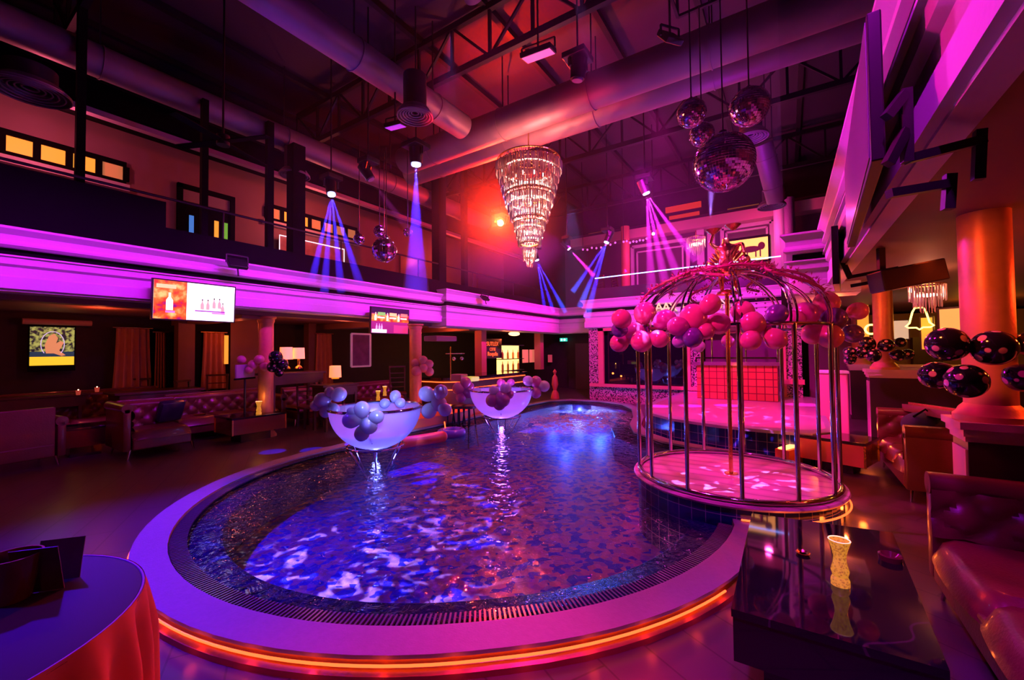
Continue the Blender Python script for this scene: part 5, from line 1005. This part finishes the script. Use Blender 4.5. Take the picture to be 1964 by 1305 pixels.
MB().box((0, 0, 0), (.06, .75, .62), bev=.006, rz=-.1).build('casing', bodyblack, t); mb = MB(); mb.beam((.05, 0, 0), (.12, 0, -.22), .05).beam((.12, 0, -.2), (.5, -.1, -.16), .035).beam((.12, 0, -.3), (.5, -.1, -.26), .035); mb.build('wall_bracket', steel, t)
q = at_d(1738, 531, 4.0); t = thing('loudspeaker', 'long black loudspeaker hung below the right balcony', 'speaker', q, .35); MB().box((0, 0, 0), (.52, .24, .20), bev=.012, M=Matrix.Rotation(-.18, 4, 'Y')).build('cabinet', bodyblack, t); MB().beam((-.2, 0, .08), (-.2, 0, .30), .05).build('hanger', steel, t)
# ------------------------------------------------------------------ yellow room at the right
lamp('yellow_room', 'POINT', (3.2, 12.0, 2.2), 22, (1, .36, .03), radius=.1); lamp('yellow_room', 'POINT', (4.6, 8.0, 2.2), 22, (1, .36, .03), radius=.1)
slab('wall_side_room', (1.9, 15.2, 0), (7, 15.4, 2.6), mat('ochre_wall', (.42, .28, .10), .6)); slab('wall_side_room', (5.6, 4.0, 0), (5.8, 15.2, 2.6), mat('brown_wall', (.17, .08, .06), .6))
MB().span((2.75, 14.9, 0), (3.3, 15.2, 1.95)).build('door_3', wood, kind='structure')
ch2 = thing('small_chandelier', 'small lit crystal chandelier below the right balcony ceiling', 'chandelier', at_d(1778, 556, 5.2)); mb = MB(); rods(mb, .17, .06, .20, .007, 34); rods(mb, .13, -.02, .2, .007, 26); rods(mb, .07, -.08, .2, .007, 16); mb.build('crystal_tier', crystal, ch2)
MB().ring((0, 0, .06), .17, .008, 30).cyl((0, 0, .05), (0, 0, .2), .008).build('frame', gold, ch2, True); MB().ring((0, 0, -.07), .08, .016, 20, 6).build('bulb_glow', emis('warm_bulb', (1, .50, .36), 14), ch2, True)
lamp('small_chandelier_light', 'POINT', ch2.location, 9, (1, .3, .12), radius=.05)
ny = emis('neon_yellow', (1, .62, .12), 5)
q = at_d(1763, 610, 8.2); t = thing('bell_light', 'yellow bell-shaped rope light on the wall by the doorway', 'neon light', q, -.5); MB().tube([(-.06, 0, .2), (-.10, 0, .12), (-.15, 0, -.10), (-.21, 0, -.16), (-.16, 0, -.19), (-.05, 0, -.19), (0, 0, -.23), (.05, 0, -.19), (.16, 0, -.19), (.21, 0, -.16), (.15, 0, -.10), (.10, 0, .12), (.06, 0, .2)], .016, 6, True).build('light_tube', ny, t, True)
for px, py, w_, h_, d, m, lb in ((1722, 633, .34, .40, 9.2, lum('print_white', (.8, .6, .4), .6), 'white framed print seen beside the second column'), (1829, 628, .26, .50, 5.6, lum('print_gold', (1, .50, .12), .8), 'lit golden picture left of the nearest column'), (1778, 640, .16, .62, 8.2, glass_y, 'tall amber light panel right of the doorway'), (1655, 615, .2, .9, 9.5, glass_y, 'amber light strip left of the second column')):
    q = at_d(px, py, d); t = thing('wall_picture', lb, 'picture', q, -.4 if px > 1750 else -.1); MB().box((0, .02, 0), (w_+.05, .03, h_+.05)).build('frame', wood, t); MB().box((0, 0, 0), (w_, .012, h_)).build('print', m, t)
q = at_d(1671, 632, 9.0); t = thing('glass_emblem', 'small round yellow glowing emblem beside the second column', 'light', q); MB().ring((0, 0, 0), .10, .02, 20, 6).build('emblem_ring', ny, t, True).rotation_euler = (QP, 0, 0)
for px, py, lb in ((1580, 612, ''), ): pass
# lounge bench glowing along the top of the booth
a, b = at_d(1745, 782, 5.8), at_d(1845, 800, 4.2); t = thing('tufted_ledge', 'yellow-lit tufted bench back running behind the middle booth', 'bench', a); mb = MB(); mb.beam((0, 0, 0), b-a, .16, .09); mb.build('backrest', leather, t); MB().beam((0, 0, .06), b-a+Vector((0, 0, .06)), .03, .03).build('brass_edge', gold, t)
# ------------------------------------------------------------------ back balcony
nb = thing('light_line_rail', 'blue-white glowing line along the back balcony rail', 'light strip', (0, 13.1, 0)); a, b = at_y(1140, 534, 13.05), at_y(1530, 487, 13.05)
MB().tube([(a.x, 0, a.z), (b.x, 0, b.z), (b.x, 0, b.z-.14)], .016, 6).build('light_tube', led_b, nb)
MB().span((-5.5, .05, 3.3), (b.x, .09, 3.75)).build('rail_panel', mat('smoked_panel', (.05, .02, .06), .2), nb)
def moulding(label, px0, py0, px1, py1, y=16.36):
    a, b = at_y(px0, py0, y), at_y(px1, py1, y); t = thing('wall_moulding', label, 'wall frame', ((a.x+b.x)/2, y, (a.z+b.z)/2)); wd, h = abs(b.x-a.x)/2, abs(a.z-b.z)/2; mb = MB()
    for s1, wv_ in ((1, .12), (.82, .06)):
        W_, H_ = wd*s1, h*s1; mb.beam((-W_, 0, -H_), (W_, 0, -H_), wv_).beam((-W_, 0, H_), (W_, 0, H_), wv_).beam((-W_, 0, -H_), (-W_, 0, H_), wv_).beam((W_, 0, -H_), (W_, 0, H_), wv_)
    mb.build('frame', plaster, t)
moulding('white double wall frame under the magenta rays on the back balcony', 1213, 475, 1322, 590); moulding('white wall frame round the lit picture on the back balcony', 1385, 440, 1482, 520)
for px in (1345, 1365): q = at_y(px, 500, 16.3); MB().span((q.x-.12, 16.2, 3.3), (q.x+.12, 16.4, 6.2)).build('trim_8', plaster, kind='structure')
for px, m in ((1200, frame_m), (1497, plaster), (1515, mat('ribbed_column', (.3, .15, .35), .5, bump=(30, .6)))): q = at_y(px, 500, 15.6); MB().cyl((q.x, 15.6, 3.3), (q.x, 15.6, 6.4), .16).build('balcony_column', m, kind='structure', smooth=True)
MB().span((-7.5, 15.9, 6.0), (1.8, 16.4, 6.35)).build('trim_9', mat('rose_plaster', (.75, .4, .45), .6), kind='structure')
a, b = at_y(1392, 463, 16.2), at_y(1476, 492, 16.2); t = thing('lit_picture', 'yellow back-lit picture of dark beasts on the back balcony', 'picture', ((a.x+b.x)/2, 16.25, (a.z+b.z)/2-.05)); wd = (b.x-a.x)/2
MB().span((-wd, 0, -.42), (wd, .03, .42)).build('light_panel', lum('panel_yellow', (1, .55, .10), 1.5), t); MB().beam((-wd, -.02, .42), (wd, -.02, .42), .07).beam((-wd, -.02, -.42), (wd, -.02, -.42), .07).beam((wd, -.02, -.42), (wd, -.02, .42), .07).beam((-wd, -.02, -.42), (-wd, -.02, .42), .07).build('frame', darkpaint, t)
mb = MB(); mb.sph((.1, -.01, .02), .2, 16, 8, (1.5, .08, .55)).sph((.42, -.01, .10), .13, 12, 8, (.8, .08, 1)).sph((-.45, -.01, .0), .14, 12, 8, (1.6, .08, .6))
for x in (-.1, .0, .25, .38, -.6, -.35): mb.beam((x, -.01, 0), (x, -.01, -.26), .04, .02)
mb.build('beast_silhouettes', mat('umber', (.12, .03, .02), .6), t, True)
ch3 = dup(ch2, at_d(1335, 462, 11.5), 0, 'small crystal chandelier glowing left of the golden statue'); ch3.scale = (1.4,)*3
lamp('back_chandelier_light', 'POINT', ch3.location, 14, (1, .4, .15), radius=.05); lamp('back_upper', 'POINT', (-4.0, 14.8, 5.4), 70, (.9, .05, .5), radius=.1); lamp('back_upper', 'POINT', (-.6, 14.8, 5.4), 60, (1, .05, .35), radius=.1)
for i, px in enumerate((1420, 1445, 1470)): q = at_y(px, 520, 14.6); chair('chair on the back balcony, %s below the lit picture' % ('left', 'middle', 'right')[i], (q.x, 14.6), random.uniform(0, 3), m=mat('red_lacquer', (.5, .1, .1), .4)).location.z = 3.34
for i, px in enumerate((1160, 1190)): q = at_y(px, 540, 14.4); chair('chair on the back balcony, %s of the violet corner' % ('at the left', 'at the right')[i], (q.x, 14.4), random.uniform(0, 3)).location.z = 3.34
# marquee letters on the cornice behind the cage
sg = thing('marquee_letters', 'gold light-bulb letters on the cornice behind the birdcage', 'sign', at_y(1262, 597, 12.82)); gl = mat('bulb_gold', (1, .75, .35), .3, .4, em=(1, .6, .25), es=1.0)
for chx, px in (('A', 1264), ('A', 1278), ('X', 1291), ('H', 1316), ('N', 1390)):
    q = at_y(px, 597 if px < 1350 else 590, 12.82)-sg.location; text(chx, .36, gl, sg, (q.x, 0, q.z), (QP, 0, 0), .03, 'letter_'+chx.lower() if False else 'letter')
# string of small red lights and roof skylights seen far off
for k, px in enumerate((1200, 1212, 1224, 1236)): pass
for i, (px, py, dx) in enumerate(((1310, 398, 1.3), (1312, 416, 1.1), (1408, 412, 1.2), (1425, 402, 1.0), (1150, 450, 1.0))):
    q = at_y(px, py, 17.12); tag(MB().box((0, 0, 0), (dx, .06, .22)).build('high_window', emis('skylight_red', (1, .05, .01), .5) if i < 2 else emis('skylight_amber', (.5, .18, .02), .25)), ('upper red-glowing high window', 'lower red-glowing high window', 'left amber high window', 'right amber high window', 'dim amber high window behind the crossing rays')[i]+' on the far end wall', 'window').location = q
# ------------------------------------------------------------------ haze
hz = bpy.data.materials.new('stage_haze'); hz.use_nodes = True; n = hz.node_tree.nodes; l = hz.node_tree.links; n.clear(); o = n.new('ShaderNodeOutputMaterial'); v = n.new('ShaderNodeVolumeScatter'); v.inputs['Density'].default_value = .006; v.inputs['Anisotropy'].default_value = .2
l.new(v.outputs[0], o.inputs['Volume'])
tag(MB().span((-8.15, 2.6, 2.3), (.0, 13.0, 6.4)).build('stage_haze', hz), 'thin theatrical haze hanging over the pool, showing the light beams', 'haze', kind='stuff')
